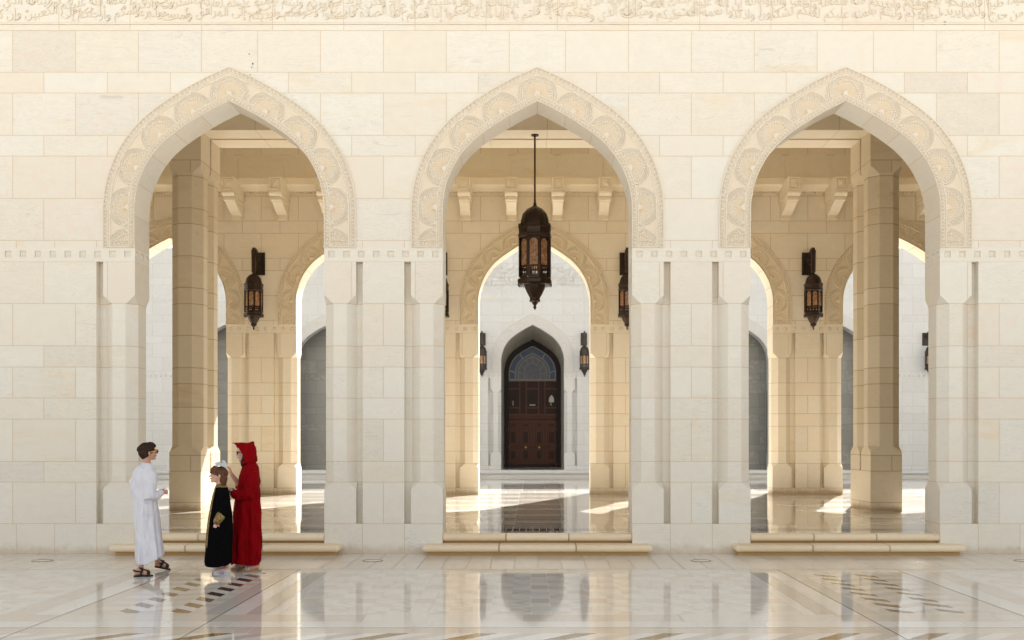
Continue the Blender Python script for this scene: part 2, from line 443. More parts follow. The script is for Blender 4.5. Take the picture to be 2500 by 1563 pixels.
M['f_court'] = floor_mat('polished_courtyard_marble', (0.62, 0.59, 0.55), (0.50, 0.47, 0.44), rough=.05, joint=(.25, .22, .2))
M['ground'] = floor_mat('pale_plaza_paving', (0.70, 0.65, 0.57), (0.66, 0.60, 0.51), rough=.4)
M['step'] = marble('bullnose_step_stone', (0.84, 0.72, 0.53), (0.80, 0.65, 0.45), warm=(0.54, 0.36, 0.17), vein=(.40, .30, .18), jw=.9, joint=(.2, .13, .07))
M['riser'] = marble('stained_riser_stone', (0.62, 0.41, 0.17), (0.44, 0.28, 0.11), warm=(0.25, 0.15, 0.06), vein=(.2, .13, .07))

M['stainspot'] = simple('dark_plug', (.12, .09, .06), .9)

M['pane_reflection'] = simple('pale_window_reflection', (.34, .36, .36), .3)  # window reflection painted as a pale surface colour

M['letter_far'] = relief('far_lettering_stone', (0.45, 0.46, 0.47), (0.43, 0.43, 0.44), (0.42, 0.40, 0.37), (0.02, 0.02, 0.02))

M['niche'] = marble('painted_shade_blocks', (0.27, 0.28, 0.285), (0.23, 0.24, 0.24), joint=(0.08, 0.08, 0.07), warm=(0.18, 0.17, 0.15), vein=(.12, .12, .12))  # far wall stone darkened: the bays' shade is put into its colour

M['reveal'] = marble('painted_shade_reveal', (0.30, 0.29, 0.26), (0.27, 0.26, 0.23), joint=(0.12, 0.11, 0.09), warm=(0.27, 0.24, 0.19), vein=(.2, .2, .18))  # shade of the door recess painted into the lining colour
# ------------------------------------------------------------------ the three arcade walls
Y1 = D1*1.0; Y2 = D1*1.69; Y3 = D1*3.0
FLOOR = 46.0

def archivolt_mesh(name, res=1.35, W=75.0, sc=S):
    """carved band round the arch: scallop fans, ring mouldings, zigzag borders, as a real height field"""
    n1, n2, n3 = 48, 138, 104
    L = arch_half(0.0, n1, n2, n3); O = arch_half(W, n1, n2, n3)
    Mid = arch_half(17.0, n1, n2, n3)
    full_i = L+[(-x, z) for x, z in L[-2::-1]]; full_o = O+[(-x, z) for x, z in O[-2::-1]]
    mid = Mid+[(-x, z) for x, z in Mid[-2::-1]]
    I = np.array(full_i); OO = np.array(full_o); Md = np.array(mid)
    seg = np.r_[0, np.cumsum(np.hypot(*np.diff(Md, axis=0).T))]
    tot = seg[-1]; half = tot/2
    nt_ = int(W/res); T = np.linspace(0, 1, nt_+1)
    P = I[:, None, :]*(1-T[None, :, None])+OO[:, None, :]*T[None, :, None]
    X = P[..., 0]; Z = P[..., 1]
    TT = np.broadcast_to(T*W, X.shape); SS = np.broadcast_to(seg[:, None], X.shape)
    # fan centres
    cs = []
    for k in range(-5, 6):
        s = half+k*half/5.0
        cx = np.interp(s, seg, Md[:, 0]); cz = np.interp(s, seg, Md[:, 1])
        cs.append((cx, cz))
    cs = np.array(cs)
    dd = np.hypot(X[..., None]-cs[:, 0], Z[..., None]-cs[:, 1]); k = dd.argmin(-1); r = dd.min(-1)
    th = np.arctan2(Z-cs[k, 1], X-cs[k, 0])
    db = Z-Z_IMP                       # distance above the foot
    H = np.full(X.shape, 0.2); tan = np.zeros(X.shape); cr = np.zeros(X.shape)
    field = r > 47
    H[field] = -0.6; tan[field] = .55
    
    ring = (r <= 47) & (r > 34.5); ph = (r-34.5)/4.17*2*np.pi
    H = np.where(ring, 0.6-1.3*np.cos(ph), H); cr = np.where(ring, np.clip(np.cos(ph), 0, 1)*.75, cr)
    bead = (r <= 34.5) & (r > 28.5); bp = np.cos(th*34)
    H = np.where(bead, 0.2+1.1*(bp > .1), H); cr = np.where(bead, (bp < -.3)*.8, cr)
    fan = r <= 28.5; fp = np.cos(th*30)
    H = np.where(fan, -2.2+1.2*(r/28.5)+0.55*fp, H); tan = np.where(fan, .95-.35*(r/28.5), tan); cr = np.where(fan, np.clip(-fp, 0, 1)*.35, cr)
    knob = r < 7.5
    H = np.where(knob, 2.2*np.sqrt(np.clip(1-(r/7.5)**2, 0, 1))+.3, H); tan = np.where(knob, .1, tan); cr = np.where(knob, 0, cr)
    def border(dist, along, w, H, tan, cr):
        # dist: 0 at outer edge of the border .. w
        inb = (dist >= 0) & (dist <= w)
        c = dist/w
        zz = np.abs(((along/9.0) % 1.0)*2-1)      # 0..1 zigzag
        y = (c-.22)/.56
        edge = (c < .18) | (c > .84)
        tri = (y > zz)
        ridge = np.abs(y-zz) < .22
        h = np.where(edge, 1.5, np.where(ridge, 1.3, np.where(tri, -.3, .1)))
        q = np.where(edge | ridge, 0.0, np.where(tri, .75, .35))
        gap = (np.abs(c-.86) < .05) | (np.abs(c-.18) < .03)
        q = np.where(gap, .85, q)
        return np.where(inb, h, H), np.where(inb, .12, tan), np.where(inb, q, cr)
    H, tan, cr = border(db-1.0, X, 14.0, H, tan, cr)
    H, tan, cr = border(15.5-TT, SS, 15.5, H, tan, cr)
    H, tan, cr = border(TT-(W-18.0), SS, 18.0, H, tan, cr)
    rim = (TT < 1.6) | (TT > W-2.2) | (db < 1.8)
    H = np.where(rim, 1.6, H); tan = np.where(rim, 0.1, tan); cr = np.where(rim, .0, cr)
    n, mcount = X.shape
    Y = -(2.6+H*1.15)
    verts = np.stack([X, Y, Z], -1).reshape(-1, 3)
    idx = np.arange(n*mcount).reshape(n, mcount)
    a = idx[:-1, :-1].ravel(); b = idx[:-1, 1:].ravel(); c = idx[1:, 1:].ravel(); d = idx[1:, :-1].ravel()
    faces = np.stack([a, d, c, b], 1)
    nv = len(verts)
    # skirts down to the wall
    bound = list(idx[:, -1])+list(idx[-1, ::-1][1:])+list(idx[::-1, 0][1:])+list(idx[0, :][1:])
    sk = verts[bound].copy(); sk[:, 1] = 0.0
    verts = np.vstack([verts, sk])
    m = len(bound)
    sf = [(bound[i], nv+i, nv+(i+1) % m, bound[(i+1) % m]) for i in range(m-1)]
    me = bpy.data.meshes.new(name)
    me.from_pydata((verts*sc).tolist(), [], faces.tolist()+sf)
    col = np.zeros((len(verts), 4), np.float32); col[:, 3] = 1
    col[:nv, 0] = np.clip(H.ravel()/3+.5, 0, 1); col[:nv, 1] = tan.ravel(); col[:nv, 2] = cr.ravel()
    ca = me.color_attributes.new(name='rnd', type='FLOAT_COLOR', domain='POINT')
    ca.data.foreach_set('color', col.ravel())
    me.update()
    return me
ARV = {}
base_arv = archivolt_mesh('archivolt')
for key, mat in (('front', 'relief'), ('mid', 'relief_in'), ('far', 'relief_far')):
    me = base_arv if key == 'front' else base_arv.copy()
    me.materials.clear(); me.materials.append(M[mat]); ARV[key] = me

def put_archivolt(key, ax, y, parent):
    o = link('archivolt', ARV[key], parent); o.location = (ax*S, (y)*S, 0.0)
    if key == 'far': o.scale = (1, .35, 1)
    if key == 'mid': o.scale = (1, 1.1, 1)
    return o

def corbel_mesh():
    mb = MB()
    w = 24.5
    # block with a sunken pyramid face
    x0, x1, z0, z1, p = -w, w, 1226, 1276, 158
    mb.box(x0, x1, -p, -4, z0, z1, skip='f')
    i = 5; q = 9
    o = [(x0,-p,z0),(x1,-p,z0),(x1,-p,z1),(x0,-p,z1)]
    a = [(x0+i,-p,z0+i),(x1-i,-p,z0+i),(x1-i,-p,z1-i),(x0+i,-p,z1-i)]
    b = [(x0+i+2,-p+4,z0+i+2),(x1-i-2,-p+4,z0+i+2),(x1-i-2,-p+4,z1-i-2),(x0+i+2,-p+4,z1-i-2)]
    c = (0, -p-3, (z0+z1)/2)
    for k in range(4):
        m = (k+1) % 4
        mb.poly([o[k], o[m], a[m], a[k]]); mb.poly([a[k], a[m], b[m], b[k]], rn=(1,1,.5)); mb.poly([b[k], b[m], c])
    def prof(P, hw):
        n = len(P)
        for k in range(n):
            m = (k+1) % n
            mb.poly([(-hw, -P[k][0], P[k][1]), (-hw, -P[m][0], P[m][1]), (hw, -P[m][0], P[m][1]), (hw, -P[k][0], P[k][1])])
        mb.poly([(hw, -a, b) for a, b in P]); mb.poly([(-hw, -a, b) for a, b in reversed(P)])
    prof([(152, 1225), (152, 1216), (146, 1209), (140, 1206), (2, 1206), (2, 1225)], 24)
    prof([(134, 1205), (134, 1192), (124, 1189), (2, 1189), (2, 1205)], 21)
    prof([(118, 1188), (60, 1163), (26, 1154), (26, 1137), (2, 1137), (2, 1188)], 19.5)
    o = mb.build('corbel', M['bracket'])
    return o

def opening_sides(mb, ax, y0, y1, seed, mi=0): pass

def build_wall(name, y0, axes, xl, xr, ztop, mats, akey, label, cat, zbase=0.0, group=None, seed=0, upper=None, far=False):
    """one arcade wall: piers, string course, wall over the arches, intradoses and carved archivolts"""
    root = empty(name, (0, 0, 0), label=label, cat=cat, group=group)
    mat, rmat = mats
    axes = sorted(axes)
    mb = MB()
    edges = []
    # piers
    pr = []
    pr.append((xl, axes[0]-A_HALF, False, True))
    for a, b in zip(axes[:-1], axes[1:]): pr.append((a+A_HALF, b-A_HALF, True, True))
    pr.append((axes[-1]+A_HALF, xr, True, False))
    for x0, x1, l, r in pr:
        one = MB()
        pier(one, x0, x1, y0, l, r, seed=(seed, x0), zb=zbase)
        one.build('pier', mat, root)
    # string course
    sb = MB()
    for x0, x1, l, r in pr:
        n = max(1, int(round((x1-x0)/35.1)))
        string_band(sb, (x0, y0), (x1, y0), (0, -1), n)
        string_band(sb, (x1, y0+DEP), (x0, y0+DEP), (0, 1), n)
        if r: string_band(sb, (x1, y0), (x1, y0+DEP), (1, 0), 3)
        if l: string_band(sb, (x0, y0+DEP), (x0, y0), (-1, 0), 3)
    sb.build('string_course', mat, root)
    up = MB()
    wall_over_arches(up, y0, xl, xr, Z_IMP, ztop, axes, seed=(seed, 'f'))
    wall_over_arches(up, y0+DEP, xl, xr, Z_IMP, ztop, axes, flip=True, seed=(seed, 'b'))
    up.poly([(xl, y0, ztop), (xr, y0, ztop), (xr, y0+DEP, ztop), (xl, y0+DEP, ztop)])
    up.poly([(xl, y0, 0), (xl, y0, ztop), (xl, y0+DEP, ztop), (xl, y0+DEP, 0)])
    up.poly([(xr, y0, 0), (xr, y0+DEP, 0), (xr, y0+DEP, ztop), (xr, y0, ztop)])
    up.build('upper_wall', mat, root)
    for ax in axes:
        it = MB(); intrados(it, ax, y0, y0+DEP, seed=seed); it.build('arch_soffit', mat, root)
        put_archivolt(akey, ax, y0, root)
    return root

AX = lambda k: AX0+BAY*k
front = build_wall('arcade_wall', Y1, [AX(-1), AX(0), AX(1)], -3400, 3400, 1252, (M['wall'], M['relief']), 'front',
    'pale cream marble wall nearest the camera with three pointed arches and a carved inscription along its top', 'arcade wall', seed=1)
# cornice fillets and lettered frieze above z = 1252
fr = MB()
def strip(mb, y, z0, z1, x0, x1, d, pitch, off=0.0, seed=0, dep=DEP):
    """horizontal course with its own joints, proud of the wall by d"""
    x = x0-((x0-off) % pitch); i = 0
    while x < x1:
        a, b = max(x, x0), min(x+pitch, x1)
        if b > a:
            rn = _rn((seed, i))
            st = [(a-x, 0), (b-x, 0), (b-x, z1-z0), (a-x, z1-z0)]; wh = [(x+pitch-a, z1-z0), (x+pitch-b, z1-z0), (x+pitch-b, 0), (x+pitch-a, 0)]
            mb.poly([(a, y-d, z0), (b, y-d, z0), (b, y-d, z1), (a, y-d, z1)], st, wh, rn)
        x += pitch; i += 1
    mb.poly([(x0, y-d, z0), (x0, y, z0), (x1, y, z0), (x1, y-d, z0)]); mb.poly([(x0, y-d, z1), (x1, y-d, z1), (x1, y, z1), (x0, y, z1)])
strip(fr, Y1, 1235, 1249.0, -3400, 3400, 1.5, 168, 140-1252, 5)
strip(fr, Y1, 1249.01, 1253.5, -3400, 3400, 4.0, 168, 140-1252, 6)
strip(fr, Y1, 1253.51, 1500, -3400, 3400, 1.8, 168, 140-1252, 6)
fr.build('cornice_course', M['wall'], front)
fb = MB(); fb.box(-3400, 3400, Y1+.05, Y1+DEP, 1253, 1700); fb.build('parapet_core', M['wall'], front)
strip_top = MB(); strip(strip_top, Y1, 1500.1, 1700, -3400, 3400, 1.8, 168, 0, 9); strip_top.build('parapet_course', M['wall'], front)

mid = build_wall('arcade_wall', Y2, [AX(-2), AX(-1), AX(0), AX(1), AX(2)], -3400, 3400, 1560, (M['wall_in'], M['relief_in']), 'mid',
    'honey coloured arcade wall behind the columns, with stone corbels and wall lanterns', 'arcade wall', seed=2)
# corbels, shelf moulding and cusped panels over them
cb0 = corbel_mesh()
first = True
for k in range(-2, 3):
    for j in (-1.5, -.5, .5, 1.5):
        x = AX(k)+j*181.75
        if abs(x) > 2300: continue
        o = cb0 if first else cb0.copy()
        if not first: COL.objects.link(o)
        first = False
        o.parent = mid; o.location = (x*S, Y2*S, 0)
sh = MB()
pr_ = [(2, 1294), (65, 1294), (65, 1268), (58, 1262), (18, 1251), (2, 1251)]
for (a, b), (c, d) in zip(pr_, pr_[1:]+pr_[:1]):
    for i in range(-17, 17): sh.poly([(i*181.75, Y2-a, b), (i*181.75, Y2-c, d), ((i+1)*181.75, Y2-c, d), ((i+1)*181.75, Y2-a, b)])
for i in range(0, 380):           # dentils under the shelf
    x = -2280+i*12.2
    sh.box(x, x+6, Y2-15, Y2-2.5, 1244, 1250.9, rn=(.8, .6, .5), skip='t')
sh.box(-3000, 3000, Y2-2.4, Y2-.4, 1243, 1250.8)
sh.build('shelf_moulding', M['bracket'], mid)
pn = MB()
def cusp_panel(mb, xc, w, z0, z1, y, r=15, proud=2.2):
    P = [(xc-w/2, z0), (xc+w/2, z0), (xc+w/2, z1-r)]
    for i in range(1, 7):
        a = i/6*math.pi/2
        P.append((xc+w/2-r*math.sin(a)*1.0, z1-r*math.cos(a)))
    P = P[:3]+[(xc+w/2-r+r*math.cos(math.pi-0) * 0 + 0, 0)]*0+[(xc+w/2-r*math.sin(i/6*math.pi/2), z1-r*math.cos(i/6*math.pi/2)) for i in range(1, 7)]
    Q = [(xc-w/2+r*math.sin(i/6*math.pi/2), z1-r*math.cos(i/6*math.pi/2)) for i in range(6, 0, -1)]
    P = P+Q+[(xc-w/2, z1-r)]
    rn = _rn(('pn', xc))
    mb.poly([(a, y-proud, b) for a, b in P], rn=rn)
    for i in range(len(P)):
        a, b = P[i], P[(i+1) % len(P)]
        mb.poly([(a[0], y-proud, a[1]), (a[0], y, a[1]), (b[0], y, b[1]), (b[0], y-proud, b[1])], rn=rn)
for k in range(-2, 3):
    for j in (-1, 0, 1, 2):
        xc = AX(k)+j*181.75
        cusp_panel(pn, xc, 178.5, 1296, 1404, Y2)
pn.build('cusped_panels', M['wall_in'], mid)

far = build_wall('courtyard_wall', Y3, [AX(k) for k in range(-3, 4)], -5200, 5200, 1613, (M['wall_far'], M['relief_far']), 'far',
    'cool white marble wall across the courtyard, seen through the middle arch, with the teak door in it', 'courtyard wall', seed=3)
# body of the far building: blind bays closed at the back
bk = MB()
for k in range(-3, 4):
    if k == 0: continue
    ax = AX(k)
    stones(bk, [(ax-260, Y3+290, 0), (ax+260, Y3+290, 0), (ax+260, Y3+290, 1200), (ax-260, Y3+290, 1200)], seed=('bk', k))
    for sx in (-1, 1):
        x = ax+sx*262
        p = [(x, Y3+DEP, 0), (x, Y3+290, 0), (x, Y3+290, 1200), (x, Y3+DEP, 1200)]
        stones(bk, p, s=[q[1] for q in p], mode='none', seed=('bs', k, sx))
    bk.poly([(ax-262, Y3+DEP, 1200), (ax+262, Y3+DEP, 1200), (ax+262, Y3+290, 1200), (ax-262, Y3+290, 1200)])
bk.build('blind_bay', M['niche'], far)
bx = MB()
bx.box(-5200, AX0-300, Y3+292, Y3+700, 0, 1600); bx.box(AX0+300, 5200, Y3+292, Y3+700, 0, 1600); bx.box(AX0-299.9, AX0+299.9, Y3+600, Y3+700, 0, 1600); bx.box(-5200, 5200, Y3+DEP+.1, Y3+291, 1202, 1608); bx.box(AX0-299.8, AX0+299.8, Y3+291.1, Y3+599, 1202, 1606)
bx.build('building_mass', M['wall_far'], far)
# crown moulding and cresting
cr = MB()
cr.box(-5200, 5200, Y3-3, Y3-.2, 1322.5, 1330); cr.box(-5200, 5200, Y3-2, Y3-.2, 1511, 1516)
i = 0
x = -2400
while x < 2400:
    cr.box(x, x+22, Y3-5, Y3-.2, 1556, 1580, rn=_rn(('cr', i))); x += 36; i += 1
cr.build('cornice_dentils', M['wall_far'], far)
bc = MB()      # small sunken-square course under the lettering
for i in range(-60, 60):
    xx = i*36.0
    bc.box(xx, xx+15, Y3-2.6, Y3-.2, 1292, 1308, rn=(.9, .9, .4))
bc.build('square_course', M['wall_far'], far)
mer = MB()
x = -2400
while x < 2400:
    for dx, w, z in ((0, 40, 12), (6, 28, 24), (13, 14, 38)):
        mer.box(x+dx, x+dx+w, Y3+10-dx*.02, Y3+40+dx*.02, 1613+z-12+.02, 1613+z)
    x += 52
mer.build('cresting', M['wall_far'], far)

# ------------------------------------------------------------------ columns between the walls
YC = D1*1.317
def octo(c, x0, x1, y0, y1):
    return [(x0, y0+c), (x0+c, y0), (x1-c, y0), (x1, y0+c), (x1, y1-c), (x1-c, y1), (x0+c, y1), (x0, y1-c)]
def column_outline(c, g):
    h = 49.0; a = 96.0; s = 14.0
    L = [(-h+c, 0), (h-c, 0), (h, c), (h, a-c), (h-c, a), (h-g, a), (h-g, a+s), (h-c, a+s), (h, a+s+c), (h, 2*a+s-c), (h-c, 2*a+s)]
    Rr = [(-x, y) for x, y in reversed(L)]
    return L+Rr[:-1]+[(-h, c)]
def column_outline2(c, g):
    h = 49.0; a = 96.0; s = 14.0
    Rt = [(h-c, 0), (h, c), (h, a-c), (h-c, a), (h-g, a), (h-g, a+s), (h-c, a+s), (h, a+s+c), (h, 2*a+s-c), (h-c, 2*a+s)]
    Lf = [(-x, y) for x, y in reversed(Rt)]
    return Rt+Lf
def column(k, label, seed):
    root = empty('stone_column', ((AX0+k*BAY)*S, YC*S, 0), label=label, cat='column', group='paired stone columns in the arcade')
    def part(nm, lv):
        mb = MB()
        rings = [column_outline2(c, g) for _, c, g in lv]
        loft(mb, rings, [z for z, _, _ in lv], seed=(seed, nm), modes=1)
        # split the wide fronts with a joint here and there is in the layout colours
        mb.build(nm, M['column'], root)
    part('base_block', [(46, 0, .02), (169, 0, .02)])
    part('base_stop', [(169.02, 0, 24), (227, 0, 28), (246, 27.9, 28)])
    part('shaft', [(246.02, 27.9, 28), (1090, 27.9, 28)])
    part('capital_block', [(1090.02, 27.9, 28), (1098, 24, 28), (1112, 9, 26), (1119, 0, 24), (1230, 0, 24)])
    return root
for k, lab in ((-1.5, 'tall octagonal stone column seen through the left arch, behind the children'),
               (-.5, 'tall stone column hidden behind the pier left of the middle arch'),
               (.5, 'tall stone column hidden behind the pier right of the middle arch'),
               (1.5, 'tall octagonal stone column seen through the right arch')):
    column(k, lab, k)

roof = empty('arcade_roof', (0, 0, 0), label='stone ceiling of the arcade carried on two parallel beams above the columns', cat='roof')
for y0, y1 in ((YC, YC+96), (YC+110, YC+206)):
    bmx = MB()
    xs = -3400
    # beam as stones of about 180 long
    i = 0
    while xs < 3400:
        x1 = xs+363.5/2
        rn = _rn(('beam', y0, i))
        for P in ([(xs, y0, 1230), (x1, y0, 1230), (x1, y0, 1500), (xs, y0, 1500)],
                  [(xs, y1, 1230), (x1, y1, 1230), (x1, y0, 1230), (xs, y0, 1230)],
                  [(x1, y1, 1230), (xs, y1, 1230), (xs, y1, 1500), (x1, y1, 1500)]):
            a = (P[1][0]-P[0][0]); w = 181.75
            hh = 96 if P[0][2] == P[3][2] else 270
            mh = 60
            if hh == 270 and P[0][1] == y0:
                for za, zb in ((1230, 1290), (1290, 1352), (1352, 1500)):
                    bmx.poly([(xs, y0, za), (x1, y0, za), (x1, y0, zb), (xs, y0, zb)], [(0, 0), (w, 0), (w, zb-za), (0, zb-za)], [(w, zb-za), (0, zb-za), (0, 0), (w, 0)], rn)
            else:
                bmx.poly(P, [(0, 0), (w, 0), (w, hh), (0, hh)], [(w, hh), (0, hh), (0, 0), (w, 0)], rn)
        xs = x1; i += 1
    bmx.build('beam', M['bracket'], roof)
lnk = MB(); lnk.box(-3400, 3400, YC+96.02, YC+109.98, 1262, 1498); lnk.build('beam_web', M['column'], roof)
cg = MB(); cg.box(-3400, 3400, Y1+DEP+.1, Y2-.1, 1500.2, 1560); cg.build('ceiling_slab', M['bracket'], roof)
ends = MB()
for sx in (-1, 1):
    ends.box(min(sx*3400, sx*3460), max(sx*3400, sx*3460), Y1, Y2+DEP, 0, 1560)
ends.build('end_wall', M['wall_in'], roof)

# a few old fixing holes left in the wall above the left arch
fh = MB()
for px, py, r in ((609*.9672, 133*.9672, 1.5), (617.5*.9672, 157*.9672, 2.0), (615.5*.9672, 166*.9672, 1.3), (611.5*.9672, 184*.9672, 1.2), (612*.9672, 192*.9672, 1.0), (2230, 56, 4.0)):
    X_, Z_ = px-1252, 1308-py
    P = [(X_+r*math.cos(a*math.pi/4)*(1+.2*math.sin(a*3)), Y1-2.9-(.2 if py < 60 else 0), Z_+r*math.sin(a*math.pi/4)) for a in range(8)]
    fh.poly(P)
fh.build('fixing_hole', M['stainspot'], front)
# ------------------------------------------------------------------ ground, floors, steps
gb = MB(); gb.poly([(-80000, -60000, -1.5), (80000, -60000, -1.5), (80000, 120000, -1.5), (-80000, 120000, -1.5)])
g = gb.build('ground', M['ground']); tag(g, kind='structure')

FM = [M['f_base'], M['f_dull'], M['f_white'], M['f_grey'], M['f_tan'], M['f_gold'], M['f_robe_refl'], M['f_dark']]
B_, DU, WH, GR, TA, GO, RF, DK = range(8)
pv = MB()
def tile(mb, x0, x1, y0, y1, mi, z=0.0, rn=None, seed=None):
    rn = rn or _rn((seed, round(x0), round(y0), mi))
    w, h = x1-x0, y1-y0
    mb.poly([(x0, y0, z), (x1, y0, z), (x1, y1, z), (x0, y1, z)], [(0, 0), (w, 0), (w, h), (0, h)], [(w, h), (0, h), (0, 0), (w, 0)], rn, mi)
def clip2(P, x0, x1, y0, y1):
    Q = [((p[0], p[1]), (p[0], p[1], 0.0)) for p in P]
    for ax, v, ge in ((0, x0, True), (0, x1, False), (1, y0, True), (1, y1, False)):
        if len(Q) < 3: return []
        Q = clip(Q, ax, v, ge)
    return [q[0] for q in Q]
def gon(mb, P, mi, z=0.0, rn=None, box=None, st=None):
    if box: P = clip2(P, *box)
    if len(P) < 3: return
    A = sum(P[i][0]*P[(i+1) % len(P)][1]-P[(i+1) % len(P)][0]*P[i][1] for i in range(len(P)))
    if abs(A) < .05: return
    if A < 0: P = P[::-1]
    mb.poly([(p[0], p[1], z) for p in P], rn=rn or _rn((P[0][0], P[0][1], mi)), mi=mi)

DY = lambda d: d*D1
yA = DY(.8835)        # joint between the worn strip and the polished field
# zone A: worn strip next to the wall
x = -3400.0
i = 0
while x < 3400:
    for j, (a, b) in enumerate(((DY(.8835), DY(.945)), (DY(.945), DY(.985)), (DY(.985), Y1+4))):
        tile(pv, x, x+51, a, b, DU, seed=('a', i, j))
    x += 51; i += 1
# band just below
x = -3400.0; i = 0
while x < 3400:
    tile(pv, x, x+182, DY(.866), yA, B_ if i % 3 else TA, seed='b'); x += 182; i += 1
yT, yB = DY(.866), DY(.6585)     # ornamental field
def mosaic(mb, x0, x1, y0, y1):
    """star / lozenge mosaic of soft triangles"""
    w = x1-x0; h = 46.0; n = max(1, int(round((y1-y0)/h))); h = (y1-y0)/n
    cols = [B_, WH, TA, WH]
    for i in range(n):
        a, b = y0+i*h, y0+(i+1)*h; c = ((x0+x1)/2, (a+b)/2)
        q = [(x0, a), (x1, a), (x1, b), (x0, b)]
        for k in range(4):
            p0, p1 = q[k], q[(k+1) % 4]
            e = ((p0[0]+p1[0])/2, (p0[1]+p1[1])/2)
            ci = ((c[0]+e[0])/2, (c[1]+e[1])/2)
            gon(mb, [p0, e, ci], cols[(i+k) % 4]); gon(mb, [e, p1, ci], cols[(i+k+1) % 4])
            gon(mb, [p0, ci, c], cols[(k+i+2) % 3]); gon(mb, [ci, p1, c], cols[(k+i+3) % 4])
def lane(mb, xa, xb, mi, y0=None, y1=None, pitch=170, seed=0):
    y0 = yB if y0 is None else y0; y1 = yT if y1 is None else y1
    y = y0; i = 0
    while y < y1-1:
        tile(mb, xa, xb, y, min(y+pitch, y1), mi, seed=(seed, i)); y += pitch; i += 1
# middle field: lanes of white strips and mosaic
C = AX0
half = 411.0
lanes = []
x = -4*97.0
px = -half
for i in range(-4, 5):
    s0, s1 = i*97.0-16, i*97.0+16
    if px < s0: lanes.append((px, s0, 'm'))
    lanes.append((s0, s1, 'w')); px = s1
lanes.append((px, half, 'm'))
for a, b, t in lanes:
    if t == 'm': mosaic(pv, C+a, C+b, yB, yT)
    else:
        y = yB; i = 0
        while y < yT-1:
            m = 52.0 if i % 2 else 30.0
            tile(pv, C+a, C+b, y, min(y+m, yT), WH if i % 2 == 0 else (B_ if i % 4 == 1 else TA), seed=('w', a, i)); y += m; i += 1
for sgn in (-1, 1):
    def L(a, b, mi, **k):
        xa, xb = C+sgn*a, C+sgn*b
        lane(pv, min(xa, xb), max(xa, xb), mi, seed=(sgn, a), **k)
    L(411, 428, WH); L(428, 462, GR); L(462, 497, WH, pitch=400)
    L(497, 530, GR, pitch=400)
    # chevron panel 530..712
    xa, xb = sorted((C+sgn*530, C+sgn*712))
    y0c, y1c = yB+14, yT-14
    tile(pv, xa, xb, yB, y0c, TA, seed='c1'); tile(pv, xa, xb, y1c, yT, B_, seed='c2')
    n = 8; h = (y1c-y0c)/n
    cx = [C+sgn*v for v in (530, 552, 586, 633, 667, 712)]
    # zigzag columns: inlay | plain | inlay ; each cell sheared, alternately up and down
    slant = [0, -30, 30, -30, 0]
    tint = [[TA, B_], [GO, WH], [TA, B_], [GO, WH], [TA, B_]]
    for c_ in range(5):
        x0, x1 = cx[c_], cx[c_+1]
        dz0 = 0; sl = slant[c_]*sgn if True else 0
        for i in range(-2, n+2):
            for hf in (0, 1):
                ya = y0c+(i+hf*.5)*h; yb = ya+h*.5
                mi = tint[c_][hf]
                if mi == GO:
                    mi = RF if (sgn < 0 and c_ == 1 and i > 2) else GO  # these bars have the black robe's reflection painted in
                P = [(x0, ya-sl/2), (x1, ya+sl/2), (x1, yb+sl/2), (x0, yb-sl/2)]
                bxx = (min(x0, x1), max(x0, x1), y0c, y1c)
                gon(pv, P, mi, box=bxx)
    L(712, 743, TA, pitch=400); L(743, 790, WH, pitch=400); L(790, 835, TA); L(835, 852, WH)
    xa, xb = sorted((C+sgn*852, C+sgn*1150)); 
    for i in range(3): mosaic(pv, xa+i*(xb-xa)/3, xa+(i+1)*(xb-xa)/3, yB, yT)
    a = 1150
    while a < 3300: L(a, a+120, (WH, B_, TA, B_)[int(a) % 4]); a += 120
# dark construction joints of the pavement
for v in (-743, -497, 497, 743):
    pv.poly([(C+v-.6, DY(.52), .35), (C+v+.6, DY(.52), .35), (C+v+.6, yA, .35), (C+v-.6, yA, .35)], mi=DK)
for yy in (yA, DY(.6128)):
    pv.poly([(-3300, yy-.6, .4), (3300, yy-.6, .4), (3300, yy+.6, .4), (-3300, yy+.6, .4)], mi=DK)
# cross bands in front of the field
def band(y0, y1, mi, pitch, off=0.0, alt=None):
    x = -3400+off; i = 0
    while x < 3400:
        tile(pv, x, x+pitch, y0, y1, mi if (alt is None or i % 2) else alt, seed=('bd', y0)); x += pitch; i += 1
band(DY(.6335), yB, B_, 242, alt=TA); band(DY(.6128), DY(.6335), WH, 98, 20); band(DY(.596), DY(.6128), TA, 300)
# chevron border: arrows pointing to the middle
y0, y1 = DY(.577), DY(.596)
x = 0.0; i = 0
tints = [GR, GO, TA, GO, GR, TA]
while x < 3300:
    for sgn in (-1, 1):
        for hf, mi in ((0, tints[(i+(1 if sgn > 0 else 0)) % 6]), (1, WH)):
            a = x+hf*31
            P = [(C+sgn*a, y0), (C+sgn*(a+31), y0), (C+sgn*(a+31+46), y1), (C+sgn*(a+46), y1)]
            if sgn < 0: P = [(C-(a+46), y0), (C-(a+46+31), y0), (C-(a+31), y1), (C-a, y1)]
            else: P = [(C+a, y0), (C+a+31, y0), (C+a+31+46, y1), (C+a+46, y1)]
            gon(pv, P, mi)
    x += 62; i += 1
gon(pv, [(C-46, y0), (C, y0), (C, y1)], WH); gon(pv, [(C, y0), (C+46, y1), (C, y1)], WH)
band(DY(.556), DY(.577), TA, 300); band(DY(.52), DY(.556), WH, 98)
# plain slabs towards and behind the camera
y = DY(.52)
j = 0
while y > -2600:
    x = -3400; i = 0
    while x < 3400:
        tile(pv, x, x+150, y-75, y, (B_, WH, TA)[(i*7+j*3) % 3], seed=('pl', j)); x += 150; i += 1
    y -= 75; j += 1
o = pv.build('plaza_paving', FM); tag(o, kind='structure')

